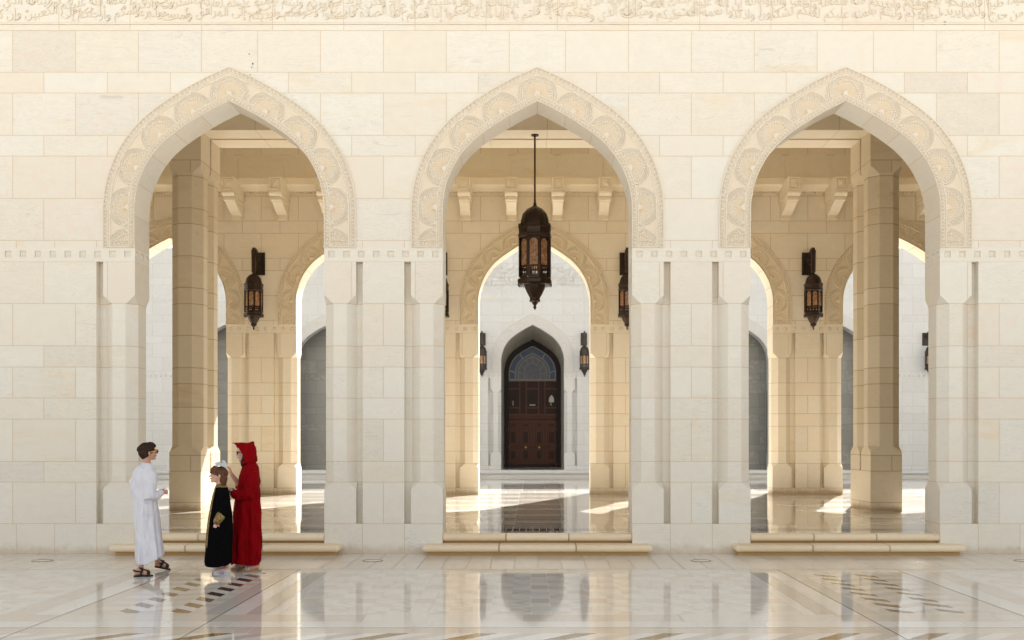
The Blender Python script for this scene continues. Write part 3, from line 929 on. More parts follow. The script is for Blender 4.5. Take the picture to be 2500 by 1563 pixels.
# arcade floor, raised
af = MB()
def slabfloor(mb, x0, x1, ya, yb, z, mi, px, py, seed, jitter=True):
    y = ya; j = 0
    while y < yb-1:
        x = x0+(0 if j % 2 else (px/2 if jitter else 0))-px; i = 0
        while x < x1:
            a, b = max(x, x0), min(x+px, x1)
            if b > a: tile(mb, a, b, y, min(y+py, yb), mi[(i*3+j*5) % len(mi)], z=z, seed=(seed, j))
            x += px; i += 1
        y += py; j += 1
yb0 = Y1+8
slabfloor(af, -3400, 3400, yb0, DY(1.035), FLOOR, [0], 110, 200, 'a0')
# dark checker border
x = -3400.0; i = 0
while x < 3400:
    tile(af, x, x+16.7, DY(1.035), DY(1.062), 2, z=FLOOR, seed='dk'); x += 16.7; i += 1
slabfloor(af, -3400, 3400, DY(1.062), DY(1.74), FLOOR, [0, 0, 0, 1], 292, 62, 'a1')
slabfloor(af, -3400, 3400, DY(1.74), DY(1.79), FLOOR, [1], 120, 200, 'a2')
af.poly([(-3400, DY(1.79), 0), (3400, DY(1.79), 0), (3400, DY(1.79), FLOOR), (-3400, DY(1.79), FLOOR)])
o = af.build('arcade_floor', [M['f_arc'], M['f_white'], M['f_dark']]); tag(o, kind='structure')
# light centre line of the arcade floor
cf = MB(); slabfloor(cf, -5200, 5200, DY(1.79), DY(2.9), 0.0, [0, 0, 0, 1, 2], 240, 120, 'cf')
slabfloor(cf, -5200, 5200, DY(2.9)+30, Y3+300, FLOOR, [0, 1], 200, 200, 'cg')
o = cf.build('courtyard_paving', [M['f_court'], M['f_white'], M['f_grey']]); tag(o, kind='structure')

# ------------------------------------------------------------------ bullnose steps
def bullnose(mb, x0, x1, yf, yb, z0, z1, ends=True, pitch=107.0, seed=0):
    """slab with a rounded front edge and rounded ends, cut in lengths"""
    r = (z1-z0)/2; zc = (z0+z1)/2; n = 8
    prof = [(yb, z0)]+[(yf+r-r*math.sin(math.pi*i/n) if True else 0, zc-r*math.cos(math.pi*i/n)) for i in range(n+1)]+[(yb, z1)]
    cuts = [x0]; L = x1-x0; k = max(1, round(L/pitch))
    cuts = [x0+L*i/k for i in range(k+1)]
    for i in range(k):
        a, b = cuts[i]+(.5 if i else 0), cuts[i+1]-(.5 if i < k-1 else 0); rn = _rn((seed, i))
        if ends and i == 0: a += r
        if ends and i == k-1: b -= r
        w = b-a
        for j in range(len(prof)-1):
            p, q = prof[j], prof[j+1]
            mb.poly([(a, q[0], q[1]), (a, p[0], p[1]), (b, p[0], p[1]), (b, q[0], q[1])],
                    [(0 if i else 9, 50), (0 if i else 9, 50), (w, 50), (w, 50)], [(w, 50), (w, 50), (0 if i < k-1 else 9, 50), (0 if i < k-1 else 9, 50)], rn, sm=True)
        mb.poly([(a, p[0], p[1]) for p in prof], rn=rn); mb.poly([(b, p[0], p[1]) for p in reversed(prof)], rn=rn)
    if ends:
        for sx, xx in ((-1, x0+r), (1, x1-r)):
            m = 5
            for s in range(m):
                t0, t1 = math.pi/2*s/m, math.pi/2*(s+1)/m
                for j in range(len(prof)-1):
                    def pt(p, t):
                        # sweep the nose round the corner
                        d = r-(p[0]-yf) if p[0] <= yf+r+1e-6 else 0.0
                        if p[0] > yf+r+1e-6: return (xx+sx*0.0, p[0], p[1])
                        return (xx+sx*d*math.sin(t), yf+r-d*math.cos(t), p[1])
                    P = [pt(prof[j], t0), pt(prof[j+1], t0), pt(prof[j+1], t1), pt(prof[j], t1)]
                    if sx > 0: P = P[::-1]
                    U = [P[0]]
                    for q in P[1:]:
                        if math.dist(q, U[-1]) > 1e-5: U.append(q)
                    if len(U) > 2: mb.poly(U, sm=True)
            # side nose running back
            for j in range(len(prof)-1):
                p, q = prof[j], prof[j+1]
                if p[0] > yf+r+1e-6 or q[0] > yf+r+1e-6: continue
                dp, dq = r-(p[0]-yf), r-(q[0]-yf)
                P = [(xx+sx*dp, yf+r, p[1]), (xx+sx*dq, yf+r, q[1]), (xx+sx*dq, yb, q[1]), (xx+sx*dp, yb, p[1])]
                if sx > 0: P = P[::-1]
                mb.poly(P, sm=True)
            mb.poly([(xx, yf+r, z1), (xx+sx*.01, yf+r, z1), (xx+sx*.01, yb, z1), (xx, yb, z1)])
for k, lab in ((-1, 'pair of rounded stone steps under the left arch, behind the people'), (0, 'pair of rounded stone steps under the middle arch'), (1, 'pair of rounded stone steps under the right arch')):
    root = empty('stone_steps', (AX(k)*S, Y1*S, 0), label=lab, cat='steps', group='bullnose steps under the arches')
    q = MB(); bullnose(q, -268, 268, DY(.98)-Y1, 10, 9, 25, pitch=179, seed=k); q.build('lower_tread', M['step'], root)
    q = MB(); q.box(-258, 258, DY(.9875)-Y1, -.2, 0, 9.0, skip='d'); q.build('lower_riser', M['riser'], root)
    q = MB(); bullnose(q, -222.5, 222.5, -2, 30, 30, 46.6, ends=False, pitch=150, seed=k+9); q.build('upper_tread', M['step'], root)
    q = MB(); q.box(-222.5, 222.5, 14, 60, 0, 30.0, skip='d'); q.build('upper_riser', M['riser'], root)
# sill step along the far wall
root = empty('platform_step', (0, 0, 0), label='long pale stone step at the foot of the courtyard wall', cat='step')
q = MB(); bullnose(q, -5200, 5200, DY(2.9), DY(2.9)+40, 16, 46.6, ends=False, pitch=300, seed=77); q.build('tread', M['wall_far'], root)
q = MB(); q.box(-5200, 5200, DY(2.9)+18, DY(2.9)+38, 0, 16, skip='d'); q.build('riser', M['wall_far'], root)

# floor uplight / drain discs
for px, lab in ((100, 'round metal drain cover in the paving at the far left'), (880, 'round metal drain cover in the paving left of the middle steps'),
                (1655, 'round metal drain cover in the paving right of the middle steps'), (2420, 'round metal drain cover in the paving at the right edge')):
    d = CH/(1324.5-1031); X = (px-1252)*d
    root = empty('drain_cover', (X*S, d*D1*S, 0.0), label=lab, cat='drain cover', group='round drain covers in the paving')
    for nm, r0, r1, z, mt in (('rim', 19.5, 23, 1.1, 'f_gold'), ('lid', 0, 19.3, .7, 'f_base')):
        q = MB(); n = 28
        for i in range(n):
            a, b = 2*math.pi*i/n, 2*math.pi*(i+1)/n
            P = [(r0*math.cos(a), r0*math.sin(a), z), (r1*math.cos(a), r1*math.sin(a), z), (r1*math.cos(b), r1*math.sin(b), z), (r0*math.cos(b), r0*math.sin(b), z)]
            if r0 == 0: P = P[1:3]+[(0, 0, z)]
            q.poly(P)
            q.poly([(r1*math.cos(a), r1*math.sin(a), 0), (r1*math.cos(b), r1*math.sin(b), 0), (r1*math.cos(b), r1*math.sin(b), z), (r1*math.cos(a), r1*math.sin(a), z)])
        q.build(nm, M[mt], root)
# ------------------------------------------------------------------ lanterns
def ring_pts(r, z, n=8, rot=0.0):
    return [(r*math.cos(rot+2*math.pi*i/n), r*math.sin(rot+2*math.pi*i/n), z) for i in range(n)]
def turned(mb, prof, n=8, rot=0.0, rn=(.5, .5, .5), cap0=True, cap1=True, sm=False):
    for k in range(len(prof)-1):
        A = ring_pts(prof[k][0], prof[k][1], n, rot); B = ring_pts(prof[k+1][0], prof[k+1][1], n, rot)
        for i in range(n):
            j = (i+1) % n
            q = [A[i], A[j], B[j], B[i]]
            u = [q[0]]
            for p in q[1:]:
                if math.dist(p, u[-1]) > 1e-6: u.append(p)
            if len(u) > 2 and math.dist(u[0], u[-1]) < 1e-6: u.pop()
            if len(u) > 2: mb.poly(u, rn=rn, sm=sm)
    if cap0 and prof[0][0] > .01: mb.poly(list(reversed(ring_pts(prof[0][0], prof[0][1], n, rot))))
    if cap1 and prof[-1][0] > .01: mb.poly(ring_pts(prof[-1][0], prof[-1][1], n, rot))

def lantern_body(root, iron, glass, f, rot, fine=True):
    """octagonal pierced lantern; z = 0 at the tip of the dome, units of the hanging lamp times f"""
    def P(l): return [(r*f, z*f) for r, z in l]
    # all heights downward from the dome tip
    mb = MB()
    turned(mb, P([(3, 20), (3.4, 12), (5.5, 3), (6.5, -2), (15, -7), (24, -12), (32, -19), (38, -28), (42.5, -40), (44.5, -52), (44.5, -60)]), 16, rot, sm=True)
    # raised ribs and pierced studs on the dome
    for i in range(8):
        a = rot+2*math.pi*i/8
        pr = [(6.5, -2), (24.6, -12), (38.8, -28), (45.3, -52), (45.3, -60)]
        for k in range(len(pr)-1):
            (r0, z0), (r1, z1) = pr[k], pr[k+1]
            w = 1.2*f
            c, s_ = math.cos(a), math.sin(a)
            def q(r, z, d, e): return ((r*f+e)*c-d*s_, (r*f+e)*s_+d*c, z*f)
            mb.poly([q(r0, z0, -w, 1), q(r1, z1, -w, 1), q(r1, z1, w, 1), q(r0, z0, w, 1)])
            mb.poly([q(r0, z0, -w, -1), q(r1, z1, -w, -1), q(r1, z1, -w, 1), q(r0, z0, -w, 1)]); mb.poly([q(r0, z0, w, 1), q(r1, z1, w, 1), q(r1, z1, w, -1), q(r0, z0, w, -1)])
    if fine:
        rr = random.Random(3)
        for ring, (r, z) in enumerate(((20, -10.4), (27, -15), (33, -21), (38.3, -29), (41.6, -38), (44, -48))):
            m = 14+ring*3
            for i in range(m):
                a = rot+2*math.pi*(i+.5*(ring % 2))/m; c, s_ = math.cos(a), math.sin(a); w = .95*f
                x, y = r*f*c*1.02, r*f*s_*1.02
                mb.poly([(x-w*s_, y+w*c, (z+.6)*f-w), (x+w*s_, y-w*c, (z+.6)*f-w), (x*1.05, y*1.05, (z+1.2)*f+w)])
    mb.build('dome', iron, root)
    mb = MB()
    turned(mb, P([(44.4, -59.9), (46.5, -63), (46.5, -66), (55, -68), (55.5, -72), (54, -74), (53, -84), (53, -92), (55.5, -95), (55.5, -100), (52, -103), (50, -105)]), 8, rot)
    # crenellated crown
    R8 = ring_pts(55.2*f, 0, 8, rot)
    for i in range(8):
        a, b = Vector(R8[i]), Vector(R8[(i+1) % 8])
        m = 5
        for j in range(m):
            p = a.lerp(b, (j+.18)/m); q = a.lerp(b, (j+.82)/m); z0, z1 = -69*f, -61.5*f
            pm = (p+q)/2
            mb.poly([(p.x, p.y, z0), (q.x, q.y, z0), (q.x, q.y, z1+2*f), (pm.x, pm.y, z1), (p.x, p.y, z1+2*f)])
            k = .97
            mb.poly([(q.x*k, q.y*k, z0), (p.x*k, p.y*k, z0), (p.x*k, p.y*k, z1+2*f), (pm.x*k, pm.y*k, z1), (q.x*k, q.y*k, z1+2*f)])
    mb.build('crown', iron, root)
    # body: posts, arched frames, glass panes
    fr = MB()
    RO, RI = 51.0, 47.0
    for i in range(8):
        a = rot+2*math.pi*i/8
        c, s_ = math.cos(a), math.sin(a)
        q = MB()
        P8 = ring_pts(2.6*f, 0, 6, a)
        for k in range(6):
            p0, p1 = P8[k], P8[(k+1) % 6]
            fr.poly([(p0[0]+RO*f*c, p0[1]+RO*f*s_, -228*f), (p1[0]+RO*f*c, p1[1]+RO*f*s_, -228*f), (p1[0]+RO*f*c, p1[1]+RO*f*s_, -103*f), (p0[0]+RO*f*c, p0[1]+RO*f*s_, -103*f)])
    V8 = ring_pts(RI*f, 0, 8, rot)
    gl = []
    for i in range(8):
        a, b = Vector(V8[i]), Vector(V8[(i+1) % 8])
        nrm = ((a+b)/2).normalized(); L = (b-a).length
        def pt(u, z, d=0.0): v = a.lerp(b, u); return (v.x+nrm.x*d, v.y+nrm.y*d, z*f)
        # plate with arched window u .14-.86, z -190..-116, small window -222..-200
        u0, u1 = .15, .85; zt, zb = -122, -192
        arc = [(u0+(u1-u0)*(1-math.cos(math.pi*t/8))/2, zt+13*math.sin(math.pi*t/8)) for t in range(9)]
        d = 1.6*f
        fr.poly([pt(0, -105, d), pt(0, zt, d), pt(u0, zt, d)]+[pt(u, z, d) for u, z in arc[1:5]]+[pt(.5, -105, d)])
        fr.poly([pt(.5, -105, d)]+[pt(u, z, d) for u, z in arc[4:8]]+[pt(u1, zt, d), pt(1, zt, d), pt(1, -105, d)])
        fr.poly([pt(0, zt, d), pt(0, zb, d), pt(u0, zb, d), pt(u0, zt, d)]); fr.poly([pt(u1, zt, d), pt(u1, zb, d), pt(1, zb, d), pt(1, zt, d)])
        fr.poly([pt(0, zb, d), pt(0, -199, d), pt(1, -199, d), pt(1, zb, d)])
        fr.poly([pt(0, -199, d), pt(0, -221, d), pt(.2, -221, d), pt(.2, -199, d)]); fr.poly([pt(.8, -199, d), pt(.8, -221, d), pt(1, -221, d), pt(1, -199, d)])
        fr.poly([pt(0, -221, d), pt(0, -232, d), pt(1, -232, d), pt(1, -221, d)])
        # little lattice in the lower window
        for t in (.35, .5, .65): fr.poly([pt(t-.03, -221, d*.8), pt(t+.03, -221, d*.8), pt(t+.03, -199, d*.8), pt(t-.03, -199, d*.8)])
        fr.poly([pt(.2, -212, d*.8), pt(.8, -212, d*.8), pt(.8, -208, d*.8), pt(.2, -208, d*.8)])
        g = MB(); g.poly([pt(.05, -194), pt(.95, -194), pt(.95, -107), pt(.05, -107)]); gl.append(g)
    fr.build('frame', iron, root)
    for g in gl: g.build('glass_pane', glass, root)
    bs = MB()
    turned(bs, P([(50, -231.9), (54, -233), (56.5, -237), (56.5, -246), (54, -250), (48, -251.5), (36, -252), (35, -256), (31, -266), (24, -280), (17.5, -291), (16, -297), (18, -299), (18, -303), (11, -306), (7, -312), (3.5, -316), (5.2, -319), (5.2, -323), (0.01, -331)]), 8, rot)
    R8 = ring_pts(55.5*f, 0, 8, rot)
    for i in range(8):
        a, b = Vector(R8[i]), Vector(R8[(i+1) % 8])
        for j in range(6):
            p = a.lerp(b, (j+.5)/6); w = 1.9*f
            for k in range(4):
                t0, t1 = k*math.pi/2, (k+1)*math.pi/2
                bs.poly([(p.x+w*math.cos(t0), p.y+w*math.sin(t0), -249*f), (p.x, p.y, -257*f), (p.x+w*math.cos(t1), p.y+w*math.sin(t1), -249*f)])
    bs.build('base', iron, root)

DL = D1*1.338
zt_ = CH+(1031-486)*1.338      # dome tip
hl = empty('hanging_lantern', (14.7*S, DL*S, zt_*S), label='large black bronze lantern with amber panes hanging on a long rod in the middle arch', cat='lantern')
lantern_body(hl, M['iron'], M['glass'], 1.0, R(-90-27.5))
q = MB(); turned(q, [(3.2, 15), (2.9, 19), (2.9, 1229.9-zt_-3)], 10); turned(q, [(12, 1229.9-zt_-3.5), (12, 1229.9-zt_)], 14); q.build('rod', M['iron'], hl)

def wall_lantern(x, y, label, iron, group):
    f = .672
    zt = 914.0
    root = empty('wall_lantern', (x*S, y*S, zt*S), label=label, cat='lantern', group=group)
    # things built around the wall plane at y = 0, body 95 in front
    body = MB()
    sub = empty('tmp')
    lantern_body(root, iron, M['glass'], f, R(-90-26))
    for c in root.children: c.location = (0, -92*S, 0)
    bpy.data.objects.remove(sub)
    q = MB(); q.box(-22, 22, -7, -.5, 6, 96); q.box(-17, 17, -9.5, -7.02, 11, 91); q.build('back_plate', iron, root)
    q = MB()
    # S-shaped bracket arm with its scroll
    pts = []
    for i in range(15):
        t = i/14
        pts.append((-8-84*t, 62+34*math.sin(math.pi*.5*min(1, t*1.25))))
    pts += [(-96, 93), (-99, 88), (-98, 83)]
    w, h = 4.6, 5.0
    for i in range(len(pts)-1):
        (y0, z0), (y1, z1) = pts[i], pts[i+1]
        for A in ([(-w, y0, z0+h), (w, y0, z0+h), (w, y1, z1+h), (-w, y1, z1+h)], [(-w, y1, z1-h), (w, y1, z1-h), (w, y0, z0-h), (-w, y0, z0-h)],
                  [(-w, y0, z0-h), (-w, y0, z0+h), (-w, y1, z1+h), (-w, y1, z1-h)], [(w, y1, z1-h), (w, y1, z1+h), (w, y0, z0+h), (w, y0, z0-h)]): q.poly(A)
    # curl under the arm
    for k in range(16):
        a0, a1 = k/16*4.6, (k+1)/16*4.6; r0, r1 = 20-k*.9, 20-(k+1)*.9
        p0 = (-34-r0*math.cos(a0), 58-r0*math.sin(a0)); p1 = (-34-r1*math.cos(a1), 58-r1*math.sin(a1))
        d = 2.2
        q.poly([(-3, p0[0], p0[1]-d), (3, p0[0], p0[1]-d), (3, p1[0], p1[1]-d), (-3, p1[0], p1[1]-d)]); q.poly([(-3, p1[0], p1[1]+d), (3, p1[0], p1[1]+d), (3, p0[0], p0[1]+d), (-3, p0[0], p0[1]+d)])
        q.poly([(-3, p0[0], p0[1]-d), (-3, p1[0], p1[1]-d), (-3, p1[0], p1[1]+d), (-3, p0[0], p0[1]+d)]); q.poly([(3, p0[0], p0[1]+d), (3, p1[0], p1[1]+d), (3, p1[0], p1[1]-d), (3, p0[0], p0[1]-d)])
    q.build('arm', iron, root)
    q = MB(); turned(q, [(5.5, 1), (8.5, 6), (8.8, 30), (8.8, 70), (9.5, 84), (9.5, 91)], 8, R(22.5)); o = q.build('hanger', iron, root); o.location = (0, -92*S, 0)
    return root
for x, lab in ((AX(-1.5), 'black wall lantern on the honey wall seen through the left arch'),
               (AX(-.5), 'black wall lantern half hidden at the left jamb of the middle arch'),
               (AX(.5), 'black wall lantern half hidden at the right jamb of the middle arch'),
               (AX(1.5), 'black wall lantern on the honey wall seen through the right arch')):
    wall_lantern(x-6 if x < 0 else x-2, Y2, lab, M['iron'], 'wall lanterns under the arcade')
for px, lab in ((1138, 'small grey-brown wall lantern left of the teak door'), (1380, 'small grey-brown wall lantern right of the teak door'),
                (2196, 'small wall lantern on the courtyard wall at the right jamb of the right arch')):
    wall_lantern((px-1252)*2.965, Y3, lab, M['iron_far'], 'wall lanterns on the courtyard wall')

# ------------------------------------------------------------------ the door
YD = D1*3.2
dr = empty('teak_door', (AX0*S, YD*S, 46.8*S), label='tall dark teak double door with a pointed stained glass fanlight in the courtyard wall', cat='door')
Z0 = 46.8
# stone lining of the niche between the wall arch and the door
nl = MB()
def dcurve(hw, apex, zb, n=26):
    """pointed arch of half width hw and the given apex, from zb up and over"""
    f = hw/A_HALF
    h = arch_half(0.0, 4, 12, 8)
    sz = apex-1068*f
    return [(x*f, z*f+sz) for x, z in h]
def full(h): return h+[(-x, z) for x, z in reversed(h[:-1])]
outer = full(dcurve(A_HALF+.0, 1068, 0)); inner = full(dcurve(214, 1010, 0))
oo = [(outer[0][0], 0)]+outer+[(outer[-1][0], 0)]; ii = [(inner[0][0], 0)]+inner+[(inner[-1][0], 0)]
for i in range(len(oo)-1):
    a, b, c, d = oo[i], oo[i+1], ii[i+1], ii[i]
    nl.poly([(AX0+a[0], Y3+DEP+.2, a[1]), (AX0+b[0], Y3+DEP+.2, b[1]), (AX0+c[0], YD-30, c[1]), (AX0+d[0], YD-30, d[1])][::-1], rn=_rn(('nl', i//3)))
    nl.poly([(AX0+ii[i][0], YD-30, ii[i][1]), (AX0+ii[i+1][0], YD-30, ii[i+1][1]), (AX0+ii[i+1][0], YD+6, ii[i+1][1]), (AX0+ii[i][0], YD+6, ii[i][1])][::-1], rn=_rn(('nm', i//3)))
nl.box(AX0-298, AX0+298, YD+60, YD+70, 0, 1200)
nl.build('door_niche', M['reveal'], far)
def dz(y): return CH-(754.4+y/4.115-1031)*3.2-Z0
def ring_panel(mb, o, i, y0, y1):
    n = len(o)
    for k in range(n-1):
        mb.poly([(o[k][0], y0, o[k][1]), (o[k+1][0], y0, o[k+1][1]), (i[k+1][0], y0, i[k+1][1]), (i[k][0], y0, i[k][1])])
        mb.poly([(i[k][0], y0, i[k][1]), (i[k+1][0], y0, i[k+1][1]), (i[k+1][0], y1, i[k+1][1]), (i[k][0], y1, i[k][1])])
def rel(c, base=0.0): return [(x, z-Z0) for x, z in c]
O = rel(full(dcurve(213, 1006, 0))); I = rel(full(dcurve(180, 966, 0)))
O = [(O[0][0], 0)]+O+[(O[-1][0], 0)]; I = [(I[0][0], 0)]+I+[(I[-1][0], 0)]
q = MB(); ring_panel(q, O, I, -8, 20); q.build('door_frame', M['darkframe'], dr)
# fanlight: rings of glass segments
fan = MB()
zc0 = dz(585)
def fanring(hw, ap): 
    c = [(x, z-Z0) for x, z in full(dcurve(hw, ap, 0))]
    c = [p for p in c if p[1] > zc0]
    return [(c[0][0], zc0)]+c+[(c[-1][0], zc0)]
def sample(c, t):
    L = [0]
    for k in range(len(c)-1): L.append(L[-1]+math.dist(c[k], c[k+1]))
    s = t*L[-1]
    for k in range(len(c)-1):
        if L[k+1] >= s: u = (s-L[k])/max(1e-6, L[k+1]-L[k]); return (c[k][0]+(c[k+1][0]-c[k][0])*u, c[k][1]+(c[k+1][1]-c[k][1])*u)
    return c[-1]
R1, R2, R3, R4 = fanring(178, 962), fanring(128, 906), fanring(108, 884), fanring(88, 862)
def segs(mb, A, B, t0, t1, y, n=8):
    for k in range(n):
        a, b = t0+(t1-t0)*k/n, t0+(t1-t0)*(k+1)/n
        p = [sample(A, a), sample(A, b), sample(B, b), sample(B, a)]
        mb.poly([(x, y, z) for x, z in p][::-1])
bars = MB(); segs(bars, R1, fanring(170, 953), 0, 1, 2, 30)
g1 = MB()
cuts = [0, .10, .335, .665, .90, 1]
for a, b in zip(cuts[:-1], cuts[1:]): segs(g1, fanring(170, 953), fanring(134, 912), a+.008, b-.008, 6)
for c_ in cuts: segs(bars, fanring(171, 954), fanring(133, 911), max(0, c_-.008), min(1, c_+.008), 4, 1)
segs(bars, fanring(134, 912), R2, 0, 1, 3, 30); 
g2 = MB(); segs(g2, R2, R3, 0, 1, 7, 24)
segs(bars, R3, fanring(103, 878), 0, 1, 3, 24)
g3 = MB(); c = fanring(103, 878)
for k in range(len(c)-1): g3.poly([(0, 8, zc0), (c[k][0], 8, c[k][1]), (c[k+1][0], 8, c[k+1][1])][::-1])
c = fanring(60, 838)
for t in range(1, 8): segs(bars, fanring(103, 878), c, t/8-.006, t/8+.006, 5, 1)
segs(bars, c, fanring(56, 833), 0, 1, 5, 16)
for k in range(-5, 6): bars.box(k*18-1.2, k*18+1.2, 5, 7, zc0, zc0+38+(8 if k % 2 == 0 else 0))
bars.box(-176, 176, -2, 6, zc0-9, zc0+2)
for k in range(11):
    for j in range(3):
        xx = -95+k*19; zz = zc0+10+j*12
        g3.poly([(xx, 7.2, zz), (xx+8, 7.2, zz), (xx+4, 7.2, zz+9)], mi=1)
fl = bars.build('fanlight', M['lead'], dr)
g1.build('blue_glass', M['blue'], fl); g2.build('patterned_glass', M['stain1'], fl); g3.build('inner_glass', [M['stain1'], M['blue']], fl)
# upper panels
up = MB(); zu0, zu1 = dz(925), dz(600)
up.box(-178, 178, 8, 14, zu0-4, zu1+4); up.build('upper_board', M['wood2'], dr)
X = lambda v: (v-318)*.7776
tr = MB()
for y_ in (600, 925): tr.box(-178, 178, 2, 7.9, dz(y_)-4, dz(y_)+4)
for xv in (195, 258, 378, 440): tr.box(X(xv)-4, X(xv)+4, 1, 7.8, zu0+4.1, zu1-4.1)
for a, b in ((78, 190), (263, 373), (445, 560)):
    for y_ in (675, 860): tr.box(X(a), X(b), 2, 7.7, dz(y_)-4, dz(y_)+4)
tr.build('panel_trim', M['wood3'], dr)
for a, b in ((78, 190), (263, 373), (445, 560)):
    p = MB(); xm = (X(a)+X(b))/2
    for (ya, yb_) in ((606, 668), (868, 918)):
        for s_ in (0, 6, 12): p.box(X(a)+8+s_, X(b)-8-s_, 6-s_*.4, 7.9, dz(yb_)+s_*.6, dz(ya)-s_*.6, mi=0)
    for s_ in (0, 8): p.box(X(a)+6+s_, X(b)-6-s_, 5-s_*.3, 7.9, dz(850)+s_, dz(685)-s_)
    p.build('upper_panel', M['wood2'], dr)
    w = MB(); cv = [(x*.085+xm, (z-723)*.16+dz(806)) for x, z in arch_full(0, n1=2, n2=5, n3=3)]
    w.poly([(x, .8, z) for x, z in cv][::-1]); w.build('small_light', M['pane_reflection'] if a == 445 else M['darkframe'], dr)
    w = MB(); w.box(xm-(22 if a == 263 else 6), xm+(22 if a == 263 else -1), .2, .7, dz(838), dz(828 if a == 263 else 790)); w.build('light_glint', M['pane_reflection'], dr)  # glint laid on the pane as a pale painted strip
for sx in (-1, 1):
    lf = empty('door_leaf', (0, 0, 0)); lf.parent = dr
    a, b = (-178, -2.5) if sx < 0 else (2.5, 178)
    z0_, z1_ = dz(1405), dz(975)
    p = MB(); p.box(a, b, 6, 14, z0_, z1_); p.build('board', M['wood'], lf)
    p = MB()
    cols = ((82, 178), (205, 300)) if sx < 0 else ((335, 430), (450, 555))
    for c0, c1 in cols:
        for y0_, y1_ in ((1000, 1060), (1075, 1220), (1262, 1375)):
            for s_, mi in ((0, 1), (7, 0), (13, 1), (19, 0)):
                zz0, zz1 = dz(y1_)+s_*.8, dz(y0_)-s_*.8
                if zz1-zz0 > 6: p.box(X(c0)+s_, X(c1)-s_, 5.5-s_*.22, 5.99, zz0, zz1, mi=mi)
    # studs along the stiles
    for xx in (cols[0][0]-6, cols[0][1]+10, cols[1][0]-10, cols[1][1]+4):
        for k in range(22): p.box(X(xx)-1.6, X(xx)+1.6, 4.6, 6, z0_+10+k*15, z0_+14+k*15, mi=2)
    p.build('carved_panel', [M['wood2'], M['wood3'], M['wood3']], lf)
    k = MB(); xk = X(252 if sx < 0 else 384); zk = dz(1245)
    for r, d in ((8.5, 3.0), (6.5, 0.0), (6.5, -4), (3, -7)):
        pass
    prof = [(8.5, 5.4), (8.5, 3.5), (3.2, 2.5), (3.2, -2), (6.6, -4), (7.2, -8), (5, -12), (.01, -13)]
    for i in range(len(prof)-1):
        for j in range(12):
            t0, t1 = 2*math.pi*j/12, 2*math.pi*(j+1)/12
            (r0, y0_), (r1, y1_) = prof[i], prof[i+1]
            k.poly([(xk+r0*math.cos(t0), y0_, zk+r0*math.sin(t0)), (xk+r0*math.cos(t1), y0_, zk+r0*math.sin(t1)), (xk+r1*math.cos(t1), y1_, zk+r1*math.sin(t1)), (xk+r1*math.cos(t0), y1_, zk+r1*math.sin(t0))], sm=True)
    k.build('door_knob', M['brass'], lf)
p = MB(); p.box(-178, 178, 3, 14, dz(971), dz(929)); p.box(-2.3, 2.3, 2, 14, dz(1405), dz(975)); p.build('transom', M['wood'], dr)
p = MB(); p.box(-176, 176, -4, 20, 0, dz(1410)); p.build('threshold', M['wood2'], dr)
for c in dr.children: pass
# ------------------------------------------------------------------ carved Arabic inscription
def _forms():
    T = {}
    one = 'ا:FE8D,أ:FE83,إ:FE87,آ:FE81,د:FEA9,ذ:FEAB,ر:FEAD,ز:FEAF,و:FEED,ى:FEEF,ة:FE93'
    four = 'ب:FE8F,ت:FE95,ث:FE99,ج:FE9D,ح:FEA1,خ:FEA5,س:FEB1,ش:FEB5,ص:FEB9,ض:FEBD,ط:FEC1,ظ:FEC5,ع:FEC9,غ:FECD,ف:FED1,ق:FED5,ك:FED9,ل:FEDD,م:FEE1,ن:FEE5,ه:FEE9,ي:FEF1'
    for e in one.split(','): c, h = e.split(':'); h = int(h, 16); T[c] = (h, h+1, None, None)
    for e in four.split(','): c, h = e.split(':'); h = int(h, 16); T[c] = (h, h+1, h+2, h+3)
    T['ء'] = (0xFE80, 0xFE80, None, None)
    return T
AR = _forms()
def shape(w):
    out = []; i = 0; n = len(w); prev = False
    while i < n:
        c = w[i]
        if c not in AR: out.append(c); prev = False; i += 1; continue
        if c == 'ل' and i+1 < n and w[i+1] in 'اأإآ':
            a = {'ا': 0xFEFB, 'أ': 0xFEF7, 'إ': 0xFEF9, 'آ': 0xFEF5}[w[i+1]]
            out.append(chr(a+1 if prev else a)); prev = False; i += 2; continue
        iso, fin, ini, med = AR[c]
        nxt = i+1 < n and w[i+1] in AR and w[i+1] != 'ء'
        s = med if (prev and nxt and med) else fin if prev else ini if (nxt and ini) else iso
        prev = bool(ini) and nxt; out.append(chr(s)); i += 1
    return ''.join(reversed(out))
LINES = ['يا أيها الذين آمنوا إذا قمتم إلى الصلاة فاغسلوا وجوهكم وأيديكم إلى المرافق وامسحوا برءوسكم وأرجلكم إلى الكعبين وإن كنتم جنبا فاطهروا',
         'ما يريد الله ليجعل عليكم من حرج ولكن يريد ليطهركم وليتم نعمته عليكم لعلكم تشكرون واذكروا نعمة الله عليكم وميثاقه الذي واثقكم به إذ قلتم',
         'فلم تجدوا ماء فتيمموا صعيدا طيبا فامسحوا بوجوهكم وأيديكم منه سمعنا وأطعنا واتقوا الله إن الله عليم بذات الصدور يا أيها الذين آمنوا كونوا']
